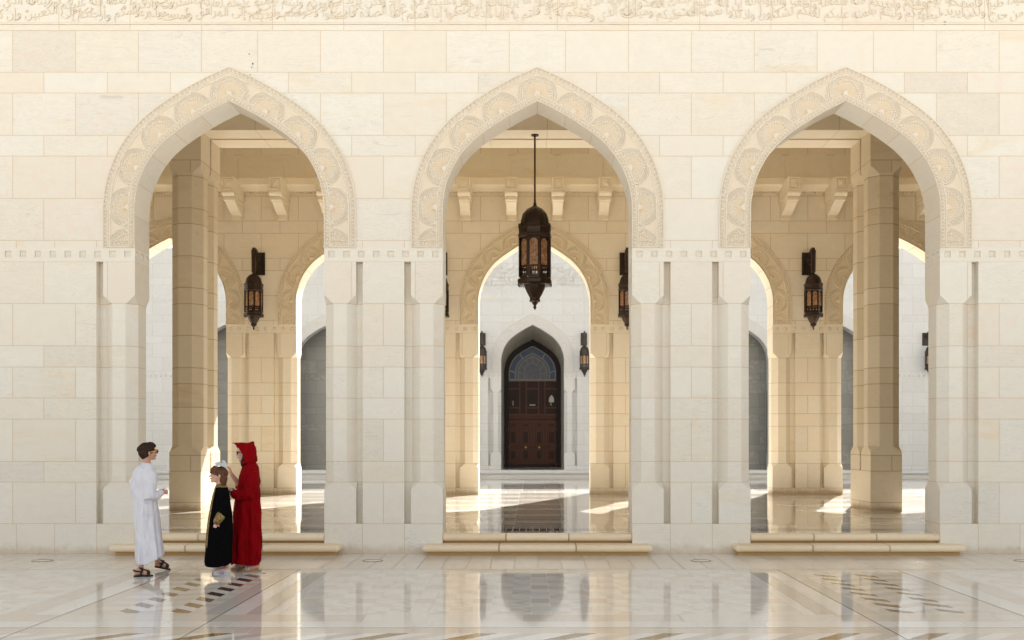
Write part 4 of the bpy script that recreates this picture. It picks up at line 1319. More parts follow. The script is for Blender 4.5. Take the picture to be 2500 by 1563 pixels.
def text_mesh(txt, size, width, sx=1.0, ext=.035, off=-0.012, res=2):
    cu = bpy.data.curves.new('lettering', 'FONT'); cu.body = txt; cu.size = 1.0; cu.extrude = ext; cu.resolution_u = res; cu.offset = off
    ob = bpy.data.objects.new('lettering', cu); COL.objects.link(ob)
    dg = bpy.context.evaluated_depsgraph_get(); dg.update()
    me = bpy.data.meshes.new_from_object(ob.evaluated_get(dg))
    bpy.data.objects.remove(ob); bpy.data.curves.remove(cu)
    co = np.empty(len(me.vertices)*3, np.float32); me.vertices.foreach_get('co', co); co = co.reshape(-1, 3)
    fs = [tuple(p.vertices) for p in me.polygons]
    bpy.data.meshes.remove(me)
    return co, fs
def inscription_mesh(x0, x1, z0, rows, size, name):
    V = []; F = []; n = 0
    rnd = random.Random(5)
    for r, (zz, line) in enumerate(rows):
        co, fs = text_mesh(shape(line), size, 0)
        w = co[:, 0].max()-co[:, 0].min()
        kx = (x1-x0)/w
        X = (co[:, 0]-co[:, 0].min())*kx+x0
        Zt = co[:, 1].copy()
        # gentle swaying baseline, letters drawn tall like thuluth
        zb = zz+4*np.sin(X/31.0+r*2)+2.5*np.sin(X/14.0+r)
        Z = np.where(Zt > 0, Zt*size*1.12, Zt*size*1.0)+zb
        Y = -1.9-(co[:, 2]+.035)*size*.9
        V.append(np.stack([X, Y, Z], 1)); F += [tuple(i+n for i in f) for f in fs]; n += len(co)
    # long crossing strokes, alifs and the little vowel marks between the letters
    ev = []; ef = []
    def stroke(pts, w0, w1):
        nonlocal n
        m = len(pts); b = n+len(ev)
        for i, (x, z) in enumerate(pts):
            j = min(i+1, m-1); k = max(i-1, 0)
            dx, dz = pts[j][0]-pts[k][0], pts[j][1]-pts[k][1]; L = math.hypot(dx, dz) or 1
            w = w0+(w1-w0)*i/(m-1); w *= .45+.55*math.sin(math.pi*min(1, (i+.6)/m))
            ox, oz = -dz/L*w, dx/L*w
            for d in (-1, 1):
                ev.append((x+d*ox, -4.2, z+d*oz)); ev.append((x+d*ox*1.25, -1.5, z+d*oz*1.25))
        for i in range(m-1):
            a = b+i*4; c = a+4
            ef.extend([(a, c, c+2, a+2), (a+1, c+1, c, a), (a+2, c+2, c+3, a+3)])
    x = x0
    while x < x1:
        z = z0+14+rnd.random()*150
        t = rnd.random()
        if t < .26:
            L = rnd.uniform(7, 15); stroke([(x, z), (x-L*.5, z-L*.28), (x-L, z-L*.62)], 1.1, .8)
            if rnd.random() < .5: stroke([(x+1, z+4.4), (x-L*.5+1, z-L*.28+4.4), (x-L+1, z-L*.62+4.4)], 1.1, .8)
        elif t < .45: stroke([(x, z), (x-2.5, z-5), (x, z-5.5), (x+3, z)], 1.2, 1.0)
        elif t < .6: stroke([(x, z), (x+.8, z+3.5), (x-.5, z+8)], 1.1, .8)
        elif t < .72:
            H = rnd.uniform(34, 54); zz = z0+rnd.choice((12, 40, 70, 100)); stroke([(x+2.5, zz+H-3), (x, zz+H), (x, zz+H*.5), (x+.6, zz+4), (x-1, zz)], 1.9, 1.5)
        elif t < .84:
            Rr = rnd.uniform(12, 22); P = [(x-Rr*math.cos(a*math.pi/9), z-Rr*.62*math.sin(a*math.pi/9)) for a in range(0, 10)]; stroke(P, 2.0, 1.3)
        else: stroke([(x, z), (x+2, z+2), (x+4, z), (x+2.2, z-2.2), (x, z)], 1.0, 1.0)
        x += rnd.uniform(4, 9.0)
    V = np.vstack(V+[np.array(ev)]); F += ef
    me = bpy.data.meshes.new(name); me.from_pydata((V*S).tolist(), [], F)
    ca = me.color_attributes.new(name='rnd', type='FLOAT_COLOR', domain='POINT')
    c = np.zeros((len(V), 4), np.float32); c[:, 3] = 1; back = V[:, 1] > -2.3; c[back, 2] = 1.0; c[:, 1] = .35  # back edges of the letters get painted recess shade
    ca.data.foreach_set('color', c.ravel())
    me.update()
    return me
rows = [(1267, LINES[1]+' '+LINES[0]), (1293, LINES[2]+' '+LINES[1]), (1320, LINES[0]+' '+LINES[2]), (1347, LINES[1]+' '+LINES[0]), (1374, LINES[2]+' '+LINES[1])]
ins = inscription_mesh(-1420, 1420, 1256, rows, 30.0, 'inscription')
ins.materials.append(M['letter'])
link('inscription', ins, front, (0, (Y1)*S, 0))
ins2 = ins.copy(); ins2.materials.clear(); ins2.materials.append(M['letter_far'])
o = link('inscription', ins2, far); o.location = (0, (Y3+.4)*S, (1336-1258*1.05)*S); o.scale = (1, .7, 1.05)
for sx in (-1, 1):      # the lettering runs on past both sides of the view
    o = link('inscription', ins, front, (sx*2410*S, Y1*S, 0)); o.scale = (.69, 1, 1)
# ------------------------------------------------------------------ people
def V3(*a): return Vector(a)
class Flesh:
    """closed lofted pieces, fused by a voxel remesh into one continuous surface (metres)"""
    def __init__(s): s.bm = bmesh.new()
    def tube(s, pts, rad, n=14, flat=None, caps=True):
        pts = [Vector(p) for p in pts]; rad = list(rad)
        P = []; Rr = []
        # rounded ends
        d0 = (pts[1]-pts[0]).normalized(); d1 = (pts[-1]-pts[-2]).normalized()
        for k in (85, 60, 30): a = R(k); P.append(pts[0]-d0*rad[0]*math.sin(a)); Rr.append(rad[0]*math.cos(a))
        P += pts; Rr += rad
        for k in (30, 60, 85): a = R(k); P.append(pts[-1]+d1*rad[-1]*math.sin(a)); Rr.append(rad[-1]*math.cos(a))
        up = Vector((0, 1, 0)) if flat is None else Vector(flat[0]); fl = 1.0 if flat is None else flat[1]
        rings = []
        for i, p in enumerate(P):
            a = P[min(i+1, len(P)-1)]-P[max(i-1, 0)]
            t = a.normalized()
            u = up-t*up.dot(t)
            if u.length < 1e-3: u = Vector((1, 0, 0))-t*t.x
            u.normalize(); v = t.cross(u)
            rings.append([s.bm.verts.new(p+u*math.cos(2*math.pi*k/n)*Rr[i]*fl+v*math.sin(2*math.pi*k/n)*Rr[i]) for k in range(n)])
        for A, B in zip(rings[:-1], rings[1:]):
            for k in range(n): s.bm.faces.new((A[k], A[(k+1) % n], B[(k+1) % n], B[k]))
        s.bm.faces.new(list(reversed(rings[0]))); s.bm.faces.new(rings[-1])
    def ell(s, c, r, rot=None, n=16):
        M4 = Matrix.Translation(Vector(c)) @ (rot.to_4x4() if rot else Matrix.Identity(4)) @ Matrix.Diagonal((r[0], r[1], r[2], 1))
        bmesh.ops.create_uvsphere(s.bm, u_segments=n, v_segments=n//2+2, radius=1.0, matrix=M4)
    def loft(s, rings):
        R_ = [[s.bm.verts.new(p) for p in r] for r in rings]; n = len(R_[0])
        for A, B in zip(R_[:-1], R_[1:]):
            for k in range(n): s.bm.faces.new((A[k], A[(k+1) % n], B[(k+1) % n], B[k]))
        s.bm.faces.new(list(reversed(R_[0]))); s.bm.faces.new(R_[-1])
    def build(s, name, mat, parent, voxel=.006, smooth=3, fn=None):
        bmesh.ops.recalc_face_normals(s.bm, faces=s.bm.faces)
        me = bpy.data.meshes.new(name); s.bm.to_mesh(me); s.bm.free()
        ob = bpy.data.objects.new(name, me); COL.objects.link(ob)
        if voxel:
            m = ob.modifiers.new('r', 'REMESH'); m.mode = 'VOXEL'; m.voxel_size = voxel
        if smooth:
            m = ob.modifiers.new('s', 'SMOOTH'); m.iterations = smooth; m.factor = .5
        dg = bpy.context.evaluated_depsgraph_get(); dg.update()
        m2 = bpy.data.meshes.new_from_object(ob.evaluated_get(dg))
        bpy.data.objects.remove(ob); bpy.data.meshes.remove(me)
        m2.name = name
        if fn:
            co = np.empty(len(m2.vertices)*3, np.float32); m2.vertices.foreach_get('co', co); co = co.reshape(-1, 3)
            nr = np.empty(len(m2.vertices)*3, np.float32); m2.vertices.foreach_get('normal', nr); nr = nr.reshape(-1, 3)
            co = fn(co, nr); m2.vertices.foreach_set('co', co.astype(np.float32).ravel())
        m2.polygons.foreach_set('use_smooth', [True]*len(m2.polygons))
        m2.materials.clear()
        for q in (mat if isinstance(mat, (list, tuple)) else [mat]): m2.materials.append(q)
        m2.update()
        return link(name, m2, parent)

def hand(F, wrist, dirv, palmn, side, L=.175, curl=(25, 35, 25), spread=1.0, thumb=(.3, 40)):
    """palm + 5 bent fingers. dirv: along the hand, palmn: out of the palm, side = +1/-1: thumb side = cross * side"""
    d = Vector(dirv).normalized(); n = Vector(palmn); n = (n-d*n.dot(d)).normalized(); t = d.cross(n)*side
    w = Vector(wrist); k = L/.175
    F.tube([w-d*.01*k, w+d*.035*k, w+d*.075*k], [.021*k, .033*k, .034*k], flat=(tuple(n), .48))
    fl = [(.027, .071, .0078), (.009, .080, .0082), (-.009, .074, .0078), (-.026, .058, .0070)]
    for off, ln, r in fl:
        p = w+d*.082*k+t*off*k
        dd = (d+t*off*3.0*spread).normalized(); pts = [p-d*.02*k, p]; ang = 0
        for c_, f in zip(curl, (.42, .32, .26)):
            ang += c_; a = R(ang)
            q = dd*math.cos(a)+n*math.sin(a)
            p = p+q*ln*f*k; pts.append(p.copy())
        F.tube(pts, [r*1.05*k, r*k, r*.97*k, r*.9*k, r*.78*k], n=10)
    p = w+d*.022*k+t*.026*k+n*.006*k; pts = [p-t*.012*k]
    q = (d*.72+t*.62+n*thumb[0]).normalized()
    pts.append(p+q*.03*k); q2 = (d*.9+t*.25+n*(thumb[0]+.35)).normalized(); pts.append(pts[-1]+q2*.03*k); pts.append(pts[-1]+q2*.024*k)
    F.tube(pts, [.013*k, .0115*k, .0098*k, .0085*k], n=10)

def head(F, c, yaw, pitch, k=1.0, neck=None, roll=0.0):
    """head with face; local +x is where it looks"""
    Rm = Matrix.Rotation(yaw, 3, 'Z') @ Matrix.Rotation(-pitch, 3, 'Y') @ Matrix.Rotation(roll, 3, 'X')
    c = Vector(c)
    def W(x, y, z): return c+Rm @ Vector((x*k, y*k, z*k))
    def E(p, r): F.ell(W(*p), [q*k for q in r], Rm)
    E((-.012, 0, .030), (.098, .074, .088)); E((.030, 0, -.020), (.058, .056, .078)); E((.024, 0, -.060), (.052, .048, .040))
    E((.068, 0, -.088), (.022, .021, .018)); E((.056, 0, .045), (.036, .055, .035))
    E((.082, 0, .020), (.010, .040, .009))
    F.tube([W(.088, 0, .012), W(.100, 0, -.010), W(.109, 0, -.026)], [.0065*k, .0085*k, .0105*k], n=10)
    for s_ in (-1, 1):
        E((.100, s_*.010, -.030), (.008, .0075, .006)); E((.062, s_*.036, -.020), (.026, .022, .024))
        E((-.006, s_*.077, -.006), (.017, .007, .029)); E((-.008, s_*.075, -.028), (.009, .006, .012))
    E((.091, 0, -.051), (.011, .021, .0055)); E((.089, 0, -.061), (.0105, .018, .006))
    if neck is not None: F.tube([W(-.022, 0, -.045), neck], [.052*k, .056*k], n=16)
    return W, Rm

def eyes(parent, W, Rm, k, col_iris):
    for s_ in (-1, 1):
        f = Flesh(); f.ell(W(.078, s_*.029, .0025), (.0125*k, .014*k, .0095*k), Rm); f.build('eye', M['eyewhite'], parent, voxel=None, smooth=0)
        f = Flesh(); f.ell(W(.0865, s_*.0295, .0025), (.0052*k, .0062*k, .0072*k), Rm); f.build('iris', col_iris, parent, voxel=None, smooth=0)
        f = Flesh(); f.tube([W(.091, s_*.014, .021), W(.089, s_*.03, .026), W(.078, s_*.046, .021)], [.0022*k, .003*k, .0018*k], n=8, flat=(tuple(Rm @ Vector((0, 0, 1))), .9)); f.build('eyebrow', M['hair_dark'], parent, voxel=None, smooth=0)
    f = Flesh(); f.ell(W(.0955, 0, -.0555), (.009*k, .0185*k, .0022*k), Rm); f.ell(W(.097, 0, -.051), (.008*k, .015*k, .003*k), Rm); f.ell(W(.096, 0, -.060), (.0075*k, .013*k, .0035*k), Rm)
    f.build('lips', M['lips'], parent, voxel=None, smooth=0)

def cloth_mat(name, col, rough=.85, sheen=.0, weave=220, col2=None, fold=.0, spec=.2):
    m, nt, b = newmat(name); N = NT(nt)
    pos = N.n('ShaderNodeTexCoord').outputs['Object']
    n = N.noise(pos, 6, 5, .6); wv = N.noise(pos, weave, 2)
    mp = N.n('ShaderNodeMapping'); N.l(pos, mp.inputs[0]); mp.inputs['Scale'].default_value = (9, 9, 1.3)
    fo = N.noise(mp.outputs[0], 1.6, 4, .55, .8)
    N.l(N.mix(n, col, col2 or tuple(c*.82 for c in col)), b.inputs['Base Color'])  # second tone imitates darker folds within the cloth colour
    b.inputs['Roughness'].default_value = rough; b.inputs['Specular IOR Level'].default_value = spec
    b.inputs['Sheen Weight'].default_value = sheen; b.inputs['Sheen Roughness'].default_value = .4
    h = N.m('ADD', N.m('MULTIPLY', fo, 1.0), N.m('MULTIPLY', wv, .03))
    N.l(N.bump(h, .8, .05), b.inputs['Normal'])
    return m
def skin_mat(name, col):
    m, nt, b = newmat(name); N = NT(nt)
    pos = N.n('ShaderNodeTexCoord').outputs['Object']; n = N.noise(pos, 14, 4)
    N.l(N.mix(n, col, (col[0]*.9, col[1]*.74, col[2]*.70)), b.inputs['Base Color'])
    b.inputs['Roughness'].default_value = .48; b.inputs['Subsurface Weight'].default_value = .12
    b.inputs['Subsurface Radius'].default_value = (.012, .005, .003)
    return m
def hair_mat(name, c1, c2):
    m, nt, b = newmat(name); N = NT(nt)
    pos = N.n('ShaderNodeTexCoord').outputs['Object']
    mp = N.n('ShaderNodeMapping'); N.l(pos, mp.inputs[0]); mp.inputs['Scale'].default_value = (60, 60, 9); mp.inputs['Rotation'].default_value = (.1, .35, 0)
    n = N.noise(mp.outputs[0], 2.2, 5, .65, .5)
    N.l(N.mix(N.ramp(n, .35, .65), c1, c2), b.inputs['Base Color']); b.inputs['Roughness'].default_value = .55; b.inputs['Specular IOR Level'].default_value = .22
    N.l(N.bump(n, .9, .006), b.inputs['Normal'])
    return m
M['cloth_white'] = cloth_mat('white_cotton', (0.82, 0.82, 0.89), fold=1)
M['cloth_black'] = cloth_mat('black_velvet', (0.0035, 0.0035, 0.004), .95, .0, col2=(.005, .005, .006), spec=.03)
M['cloth_red'] = cloth_mat('crimson_cloth', (0.30, 0.002, 0.006), .85, .0, col2=(.16, .001, .003), spec=.06)  # darker second tone paints fold shade into the crimson
M['skin'] = skin_mat('fair_skin', (0.72, 0.46, 0.36)); M['skin_b'] = skin_mat('tanned_skin', (0.60, 0.35, 0.26))
M['hair_dark'] = hair_mat('dark_brown_hair', (0.016, 0.007, 0.004), (0.050, 0.022, 0.012))
M['hair_chest'] = hair_mat('chestnut_hair', (0.070, 0.028, 0.014), (0.17, 0.080, 0.042))
M['hair_black'] = hair_mat('black_hair', (0.012, 0.008, 0.008), (0.03, 0.02, 0.018))
M['eyewhite'] = simple('eye_white', (.8, .78, .75), .3); M['iris'] = simple('dark_iris', (.03, .02, .015), .2); M['iris_l'] = simple('grey_iris', (.10, .11, .10), .2)
M['lips'] = simple('lips', (.50, .20, .17), .5)
M['yellow'] = simple('yellow_plastic', (.85, .42, .01), .3); M['lens'] = simple('dark_lens', (.012, .010, .012), .08)
M['sandal'] = simple('black_leather', (.018, .016, .016), .55); M['sole'] = simple('black_rubber', (.012, .012, .012), .7)
M['sneaker'] = simple('white_sneaker', (.70, .71, .74), .6); M['lav'] = simple('lavender_fabric', (.38, .42, .66), .7); M['tansole'] = simple('tan_cork_sole', (.50, .35, .16), .8)
M['whiteleather'] = simple('white_leather', (.72, .68, .62), .5)
M['paper'] = simple('white_paper', (.58, .61, .63), .8, namt=.04, nscale=8); M['steel'] = simple('watch_steel', (.7, .7, .68), .3, .9)
def gold_mat():
    m, nt, b = newmat('gold_embroidery'); N = NT(nt)
    pos = N.n('ShaderNodeTexCoord').outputs['Object']
    v = N.n('ShaderNodeTexVoronoi'); v.inputs['Scale'].default_value = 75; N.l(pos, v.inputs['Vector'])
    f = N.ramp(v.outputs['Distance'], .25, .55)
    N.l(N.mix(f, (0.50, 0.34, 0.10), (0.13, 0.08, 0.025)), b.inputs['Base Color']); b.inputs['Roughness'].default_value = .45; b.inputs['Metallic'].default_value = .35
    N.l(N.bump(v.outputs['Distance'], .6, .004), b.inputs['Normal'])
    return m
M['gold'] = gold_mat()

def robe_rings(prof, s, zfun, xfun, fold=.012, nf=9, seed=0, hem=None, ph=0.0, n=96, yc=None):
    """prof: list of (py, left px, right px, depth radius). hem: function(angle) -> extra height on the last ring"""
    rg = []; rnd = random.Random(seed)
    am = [(rnd.randint(4, 16), rnd.random()*6.28, rnd.uniform(.35, 1)) for _ in range(6)]
    # resample
    py = np.array([p[0] for p in prof], float)
    T = np.linspace(py[0], py[-1], 56)
    Lx = np.interp(T, py, [p[1] for p in prof]); Rx = np.interp(T, py, [p[2] for p in prof]); D = np.interp(T, py, [p[3] for p in prof])
    YC = np.interp(T, py, [(p[4] if len(p) > 4 else 0.0) for p in prof])
    for i, t in enumerate(T):
        xl, xr = xfun(Lx[i]), xfun(Rx[i]); cx = (xl+xr)/2; rx = (xr-xl)/2; u = i/(len(T)-1)
        ring = []
        for k in range(n):
            a = 2*math.pi*k/n
            w = sum(c*math.cos(m*a+p+u*1.3*math.sin(m)) for m, p, c in am)/3.0
            w += .8*math.cos(nf*a+ph+u*.6)
            amp = fold*(.12+.88*u**1.1)
            r = 1+amp*w/ max(rx, .05)*.55
            ca, sa = math.cos(a), math.sin(a)
            ex = math.copysign(abs(ca)**(.85-.2*u), ca); ey = math.copysign(abs(sa)**(.85-.2*u), sa)
            x = cx+rx*ex*min(r, 1.04) ; y = YC[i]+D[i]*ey*r
            z = zfun(t)
            if hem and u > .8: z += hem(a, x)*(u-.8)/.2
            ring.append((x, y, z))
        rg.append(ring)
    return rg

def foot_sole(F, heel, toe, w, z0, h, up=0.0):
    """flat outsole outline extruded; heel,toe are 3D ground points"""
    heel, toe = Vector(heel), Vector(toe); d = (toe-heel); L = d.length; d.normalize(); sd = Vector((-d.y, d.x, 0)).normalized()
    out = [(0, .0), (.02, .55), (.1, .78), (.3, .72), (.5, .78), (.72, 1.0), (.88, .86), (.97, .5), (1.0, .0)]
    P = [heel+d*L*u+sd*w*v for u, v in out]+[heel+d*L*u-sd*w*v*.92 for u, v in reversed(out[1:-1])]
    nrm = d.cross(sd).normalized()
    if nrm.z < 0: nrm = -nrm
    bm = F.bm
    A = [bm.verts.new(p) for p in P]; B = [bm.verts.new(p+nrm*h) for p in P]
    n = len(P)
    bm.faces.new(A); bm.faces.new(list(reversed(B)))
    for k in range(n): bm.faces.new((A[k], B[k], B[(k+1) % n], A[(k+1) % n]))
    return d, sd, nrm, L

def foot_flesh(F, heel, toe, w, h0, ankle, ra=.034):
    heel, toe = Vector(heel), Vector(toe); d = toe-heel; L = d.length; d.normalize(); sd = Vector((-d.y, d.x, 0)).normalized(); up = Vector((0, 0, 1))
    b = heel+up*h0
    F.tube([b+d*L*.12+up*.03, b+d*L*.3+up*.04, b+d*L*.55+up*.030, b+d*L*.78+up*.018], [.030, .034, .033, .026], flat=(tuple(sd), 1.1))
    F.tube([b+d*L*.17+up*.05, Vector(ankle)], [.034, ra])
    for i in range(5):
        o = (i-2)*w*.36
        F.tube([b+d*L*.74+sd*o+up*.013, b+d*L*(.93-.012*i*i*.6)+sd*o+up*.010], [.0125-.001*i, .0105-.001*i], n=10)
def mk(dref, pxref):
    s = dref/161.0
    root_x = (pxref-1252)*s; root_y = dref*D1*S
    # the figure's own frame is turned to face the line of sight it is seen along
    th = math.atan2(1252-pxref, D1)
    X = lambda px: (px-pxref)*s*math.cos(th)
    mk.th = th
    Z = lambda py: CH*S-(py-1031)*s
    return s, (root_x, root_y, 0.0), X, Z

# ================= boy in the white robe, back three-quarter, looking right
s, loc, X, Z = mk(.855, 345)
boy = empty('person', loc, rz=mk.th, label='boy in a long white robe, black sandals and yellow-armed sunglasses, seen from behind', cat='person')
F = Flesh()
neck = V3(X(345), .01, Z(1103))
hc = (X(350), .02, Z(1068.5))
W, Rm = head(F, hc, R(14), R(6), k=.98, neck=neck)
# trunk and limbs under the robe
F.tube([V3(X(343), .0, Z(1124)), V3(X(341), .0, Z(1155)), V3(X(344), 0, Z(1195))], [.07, .105, .12], n=20, flat=((0, 1, 0), 1.25))
F.tube([V3(X(328), .07, Z(1121)), V3(X(355), -.09, Z(1121))], [.04, .04])
hipL, hipR = V3(X(338), -.07, Z(1200)), V3(X(348), .08, Z(1200))
ankN = V3(X(331.5), -.24, .085); ankF = V3(X(373), .25, .125)
F.tube([hipL, V3(X(341), -.13, Z(1268)), ankN+V3(.01, .02, .12), ankN], [.085, .058, .042, .033])
F.tube([hipR, V3(X(362), .17, Z(1262)), ankF+V3(-.015, 0, .13), ankF], [.085, .058, .042, .033])
# right arm: elbow back, forearm forward to the clasped hands
shR = V3(X(357), -.12, Z(1124)); elR = V3(X(354), -.17, Z(1172)); wrR = V3(X(379), -.10, Z(1163))
F.tube([shR, elR], [.038, .034]); F.tube([elR, wrR], [.034, .024])
hand(F, wrR, (1, .35, .12), (-.1, .9, -.25), 1, L=.155, curl=(38, 48, 30), thumb=(.5, 40))
shL = V3(X(326), .10, Z(1124)); elL = V3(X(325), .20, Z(1168)); wrL = V3(X(372), .10, Z(1168))
F.tube([shL, elL], [.038, .034]); F.tube([elL, wrL], [.034, .024])
hand(F, wrL, (1, -.45, .15), (-.2, -.8, .2), -1, L=.15, curl=(40, 50, 30), thumb=(.5, 40))
foot_flesh(F, (X(318), -.265, 0), (X(359), -.275, 0), .042, .016, ankN)
foot_flesh(F, (X(367), .300, .040), (X(402), .285, .006), .042, .014, ankF)
F.build('body', M['skin_b'], boy, voxel=.0042, smooth=3)
eyes(boy, W, Rm, .98, M['iris'])
# hair: short back and sides with a tuft at the crown
F = Flesh()
def HE(F, W, Rm, p, r, k=1.0): F.ell(W(*p), [q*k for q in r], Rm, n=20)
HE(F, W, Rm, (-.020, 0, .040), (.104, .086, .088)); HE(F, W, Rm, (-.050, 0, .002), (.070, .080, .078)); HE(F, W, Rm, (.030, 0, .078), (.066, .068, .050))
HE(F, W, Rm, (-.062, 0, -.045), (.036, .056, .042)); HE(F, W, Rm, (-.104, .0, .050), (.030, .045, .035)); HE(F, W, Rm, (.066, 0, .072), (.036, .056, .028))
HE(F, W, Rm, (.006, -.074, .028), (.026, .014, .036)); HE(F, W, Rm, (.006, .074, .028), (.026, .014, .036)); HE(F, W, Rm, (-.044, -.066, -.022), (.026, .018, .040)); HE(F, W, Rm, (-.044, .066, -.022), (.026, .018, .040))
def strands(amp, fr):
    def fn(co, nr):
        rel = co-np.array(hc)
        a = np.arctan2(rel[:, 1], rel[:, 0]); e = rel[:, 2]
        d = amp*(np.sin(a*fr+np.sin(e*60)*1.2)+.6*np.sin(a*fr*2.3+e*90)+.5*np.sin(e*140+a*7))
        return co+nr*d[:, None]
    return fn
F.build('hair', M['hair_dark'], boy, voxel=.005, smooth=2, fn=strands(.0022, 23))
# sunglasses
sg = empty('sunglasses', (0, 0, 0)); sg.parent = boy
for s_ in (-1, 1):
    F = Flesh(); F.tube([W(.094, s_*.064, .012), W(.05, s_*.079, .010), W(.000, s_*.085, .004)], [.0065, .0062, .0045], n=8, flat=(tuple(Rm @ Vector((0, 1, 0))), .35)); F.build('temple', M['yellow'], sg, voxel=None, smooth=0)
    F = Flesh(); F.ell(W(.106, s_*.034, .003), (.010, .035, .024), Rm); F.build('lens', M['lens'], sg, voxel=None, smooth=0)
F = Flesh(); F.tube([W(.100, -.066, .017), W(.111, 0, .018), W(.100, .066, .017)], [.0035, .0035, .0035], n=8); F.build('rim', M['lens'], sg, voxel=None, smooth=0)
# robe
prof = [(1094.5, 334.5, 358.5, .058), (1098, 329, 361.5, .085), (1104, 321, 365, .12), (1112, 316.5, 367.5, .155), (1134, 313.5, 368, .165), (1152, 313, 368.5, .165), (1170, 314, 369, .165), (1187, 315, 372, .175), (1222, 316.6, 377, .20), (1257, 319.4, 380, .23), (1292, 321, 384, .31), (1322, 321.5, 386.5, .34)]
def hem(a, x): return max(0.0, (x-X(342)))*.46-.032
F = Flesh(); F.loft(robe_rings(prof, s, Z, X, fold=.027, nf=11, seed=4, hem=hem, ph=.4))
F.tube([shR+V3(-.01, .03, .012), V3(X(326), .08, Z(1120))], [.068, .068], n=20)
F.tube([shR+V3(-.0, .0, .01), V3(X(357), -.155, Z(1140)), elR+V3(-.01, 0, -.01), V3(X(366), -.145, Z(1172)), V3(X(377), -.105, Z(1165))], [.070, .068, .070, .058, .047], n=24)
F.tube([shL+V3(-.005, -.02, 0), V3(X(318), .14, Z(1140)), V3(X(317.5), .17, Z(1158)), V3(X(335), .16, Z(1172)), V3(X(370), .09, Z(1169))], [.065, .066, .062, .055, .045], n=24)
def crumple(amp, zt=1.30):
    def fn(co, nr):
        x, y, z = co[:, 0], co[:, 1], co[:, 2]; nr = nr*np.clip((zt-z)/.15, .12, 1.0)[:, None]
        d = amp*(np.sin(x*58+z*21+3*np.sin(z*6))*.6+np.sin(z*47+x*33+y*25)*.45*np.exp(-((z-1.12)/.20)**2)+np.sin(y*41-z*17+x*20)*.5+.4*np.sin(z*15+x*70+y*60))
        return co+nr*d[:, None]
    return fn
robe = F.build('robe', M['cloth_white'], boy, voxel=.0065, smooth=5, fn=crumple(.0058))
# side pocket flap of the robe
pk = MB(1.0)
for i in range(6):
    P = []
    for (ii, jj) in ((i, 0), (i+1, 0), (i+1, 1), (i, 1)):
        a = R(292-ii*4.5); t = 1188 if jj == 0 else 1211+3*math.sin(ii/6*math.pi); e = .85-.2*(t-1095.5)/226.5
        py = [p[0] for p in prof]; xl = X(np.interp(t, py, [p[1] for p in prof])); xr = X(np.interp(t, py, [p[2] for p in prof])); D = np.interp(t, py, [p[3] for p in prof])
        ca, sa = math.cos(a), math.sin(a)
        P.append(((xl+xr)/2+((xr-xl)/2+.012)*math.copysign(abs(ca)**e, ca), (D+.016)*math.copysign(abs(sa)**e, sa), Z(t)))
    pk.poly(P, sm=True)
pk.build('pocket', M['cloth_white'], boy)
F = Flesh(); n = 28
ringp = [(X(346.8)+.064*math.cos(2*math.pi*k/n), .008+.064*math.sin(2*math.pi*k/n), Z(1095.5)+.012*math.cos(2*math.pi*k/n+2.9)) for k in range(n+1)]
F.tube(ringp, [.0085]*(n+1), n=8); F.build('collar', M['cloth_white'], boy, voxel=None, smooth=0)

def sandal(parent, heel, toe, w, ank):
    t = empty('sandal', (0, 0, 0)); t.parent = parent
    F = Flesh(); d, sd, nr, L = foot_sole(F, heel, toe, w, 0, .016); F.build('sole', M['sole'], t, voxel=None, smooth=0)
    heel = Vector(heel); up = nr; b = heel+nr*.016
    def band(p, wd, ht, tilt=0):
        F = Flesh(); P = []
        for k in range(9):
            a = math.pi*k/8
            P.append(b+d*(L*p+tilt*math.sin(a))+sd*wd*math.cos(a)+nr*ht*math.sin(a))
        F.tube(P, [.0125]*9, n=8, flat=(tuple(nr), .45)); F.build('strap', M['sandal'], t, voxel=None, smooth=0)
    band(.80, .043, .042); band(.70, .045, .052, .01); band(.38, .042, .078, .02); band(.32, .040, .090, .03)
    F = Flesh(); A = [b+d*L*.45-sd*.036+nr*.045, b+d*L*.12-sd*.040+nr*.055, b-d*L*.00+nr*.062, b+d*L*.12+sd*.040+nr*.055, b+d*L*.45+sd*.036+nr*.045]
    F.tube(A, [.011]*5, n=8, flat=((0, 0, 1), 1.0)); F.build('heel_strap', M['sandal'], t, voxel=None, smooth=0)
    F = Flesh(); F.tube([b+d*L*.32+nr*.088, b+d*L*.52+nr*.066, b+d*L*.78+nr*.046], [.013, .013, .012], n=8, flat=(tuple(sd), .9)); F.build('tongue_strap', M['sandal'], t, voxel=None, smooth=0)
sandal(boy, (X(316), -.265, 0.0), (X(361.5), -.275, 0.0), .046, ankN)
sandal(boy, (X(365), .302, .042), (X(404), .283, .0), .046, ankF)

# ================= girl in the black robe, profile to the left
s, loc, X, Z = mk(.85, 520)
girl = empty('person', loc, rz=mk.th, label='small girl with chestnut hair in a long black robe with gold trim, standing in profile', cat='person')
F = Flesh(); neck = V3(X(523), 0, Z(1155))
hc = (X(515.5), -.01, Z(1123))
k = .93
W, Rm = head(F, hc, R(180+8), R(8), k=k, neck=neck)
F.tube([V3(X(524), 0, Z(1156)), V3(X(523), 0, Z(1190)), V3(X(522), 0, Z(1222))], [.075, .09, .10], n=20, flat=((0, 1, 0), 1.2))
F.tube([V3(X(525), -.07, Z(1164)), V3(X(525), .07, Z(1164))], [.032, .032])
aN = V3(X(534), -.05, .10); aF = V3(X(525), .16, .10)
F.tube([V3(X(523), -.06, Z(1228)), V3(X(522), -.06, Z(1280)), aN], [.07, .05, .032]); F.tube([V3(X(523), .06, Z(1228)), V3(X(520), .09, Z(1280)), aF], [.07, .05, .032])
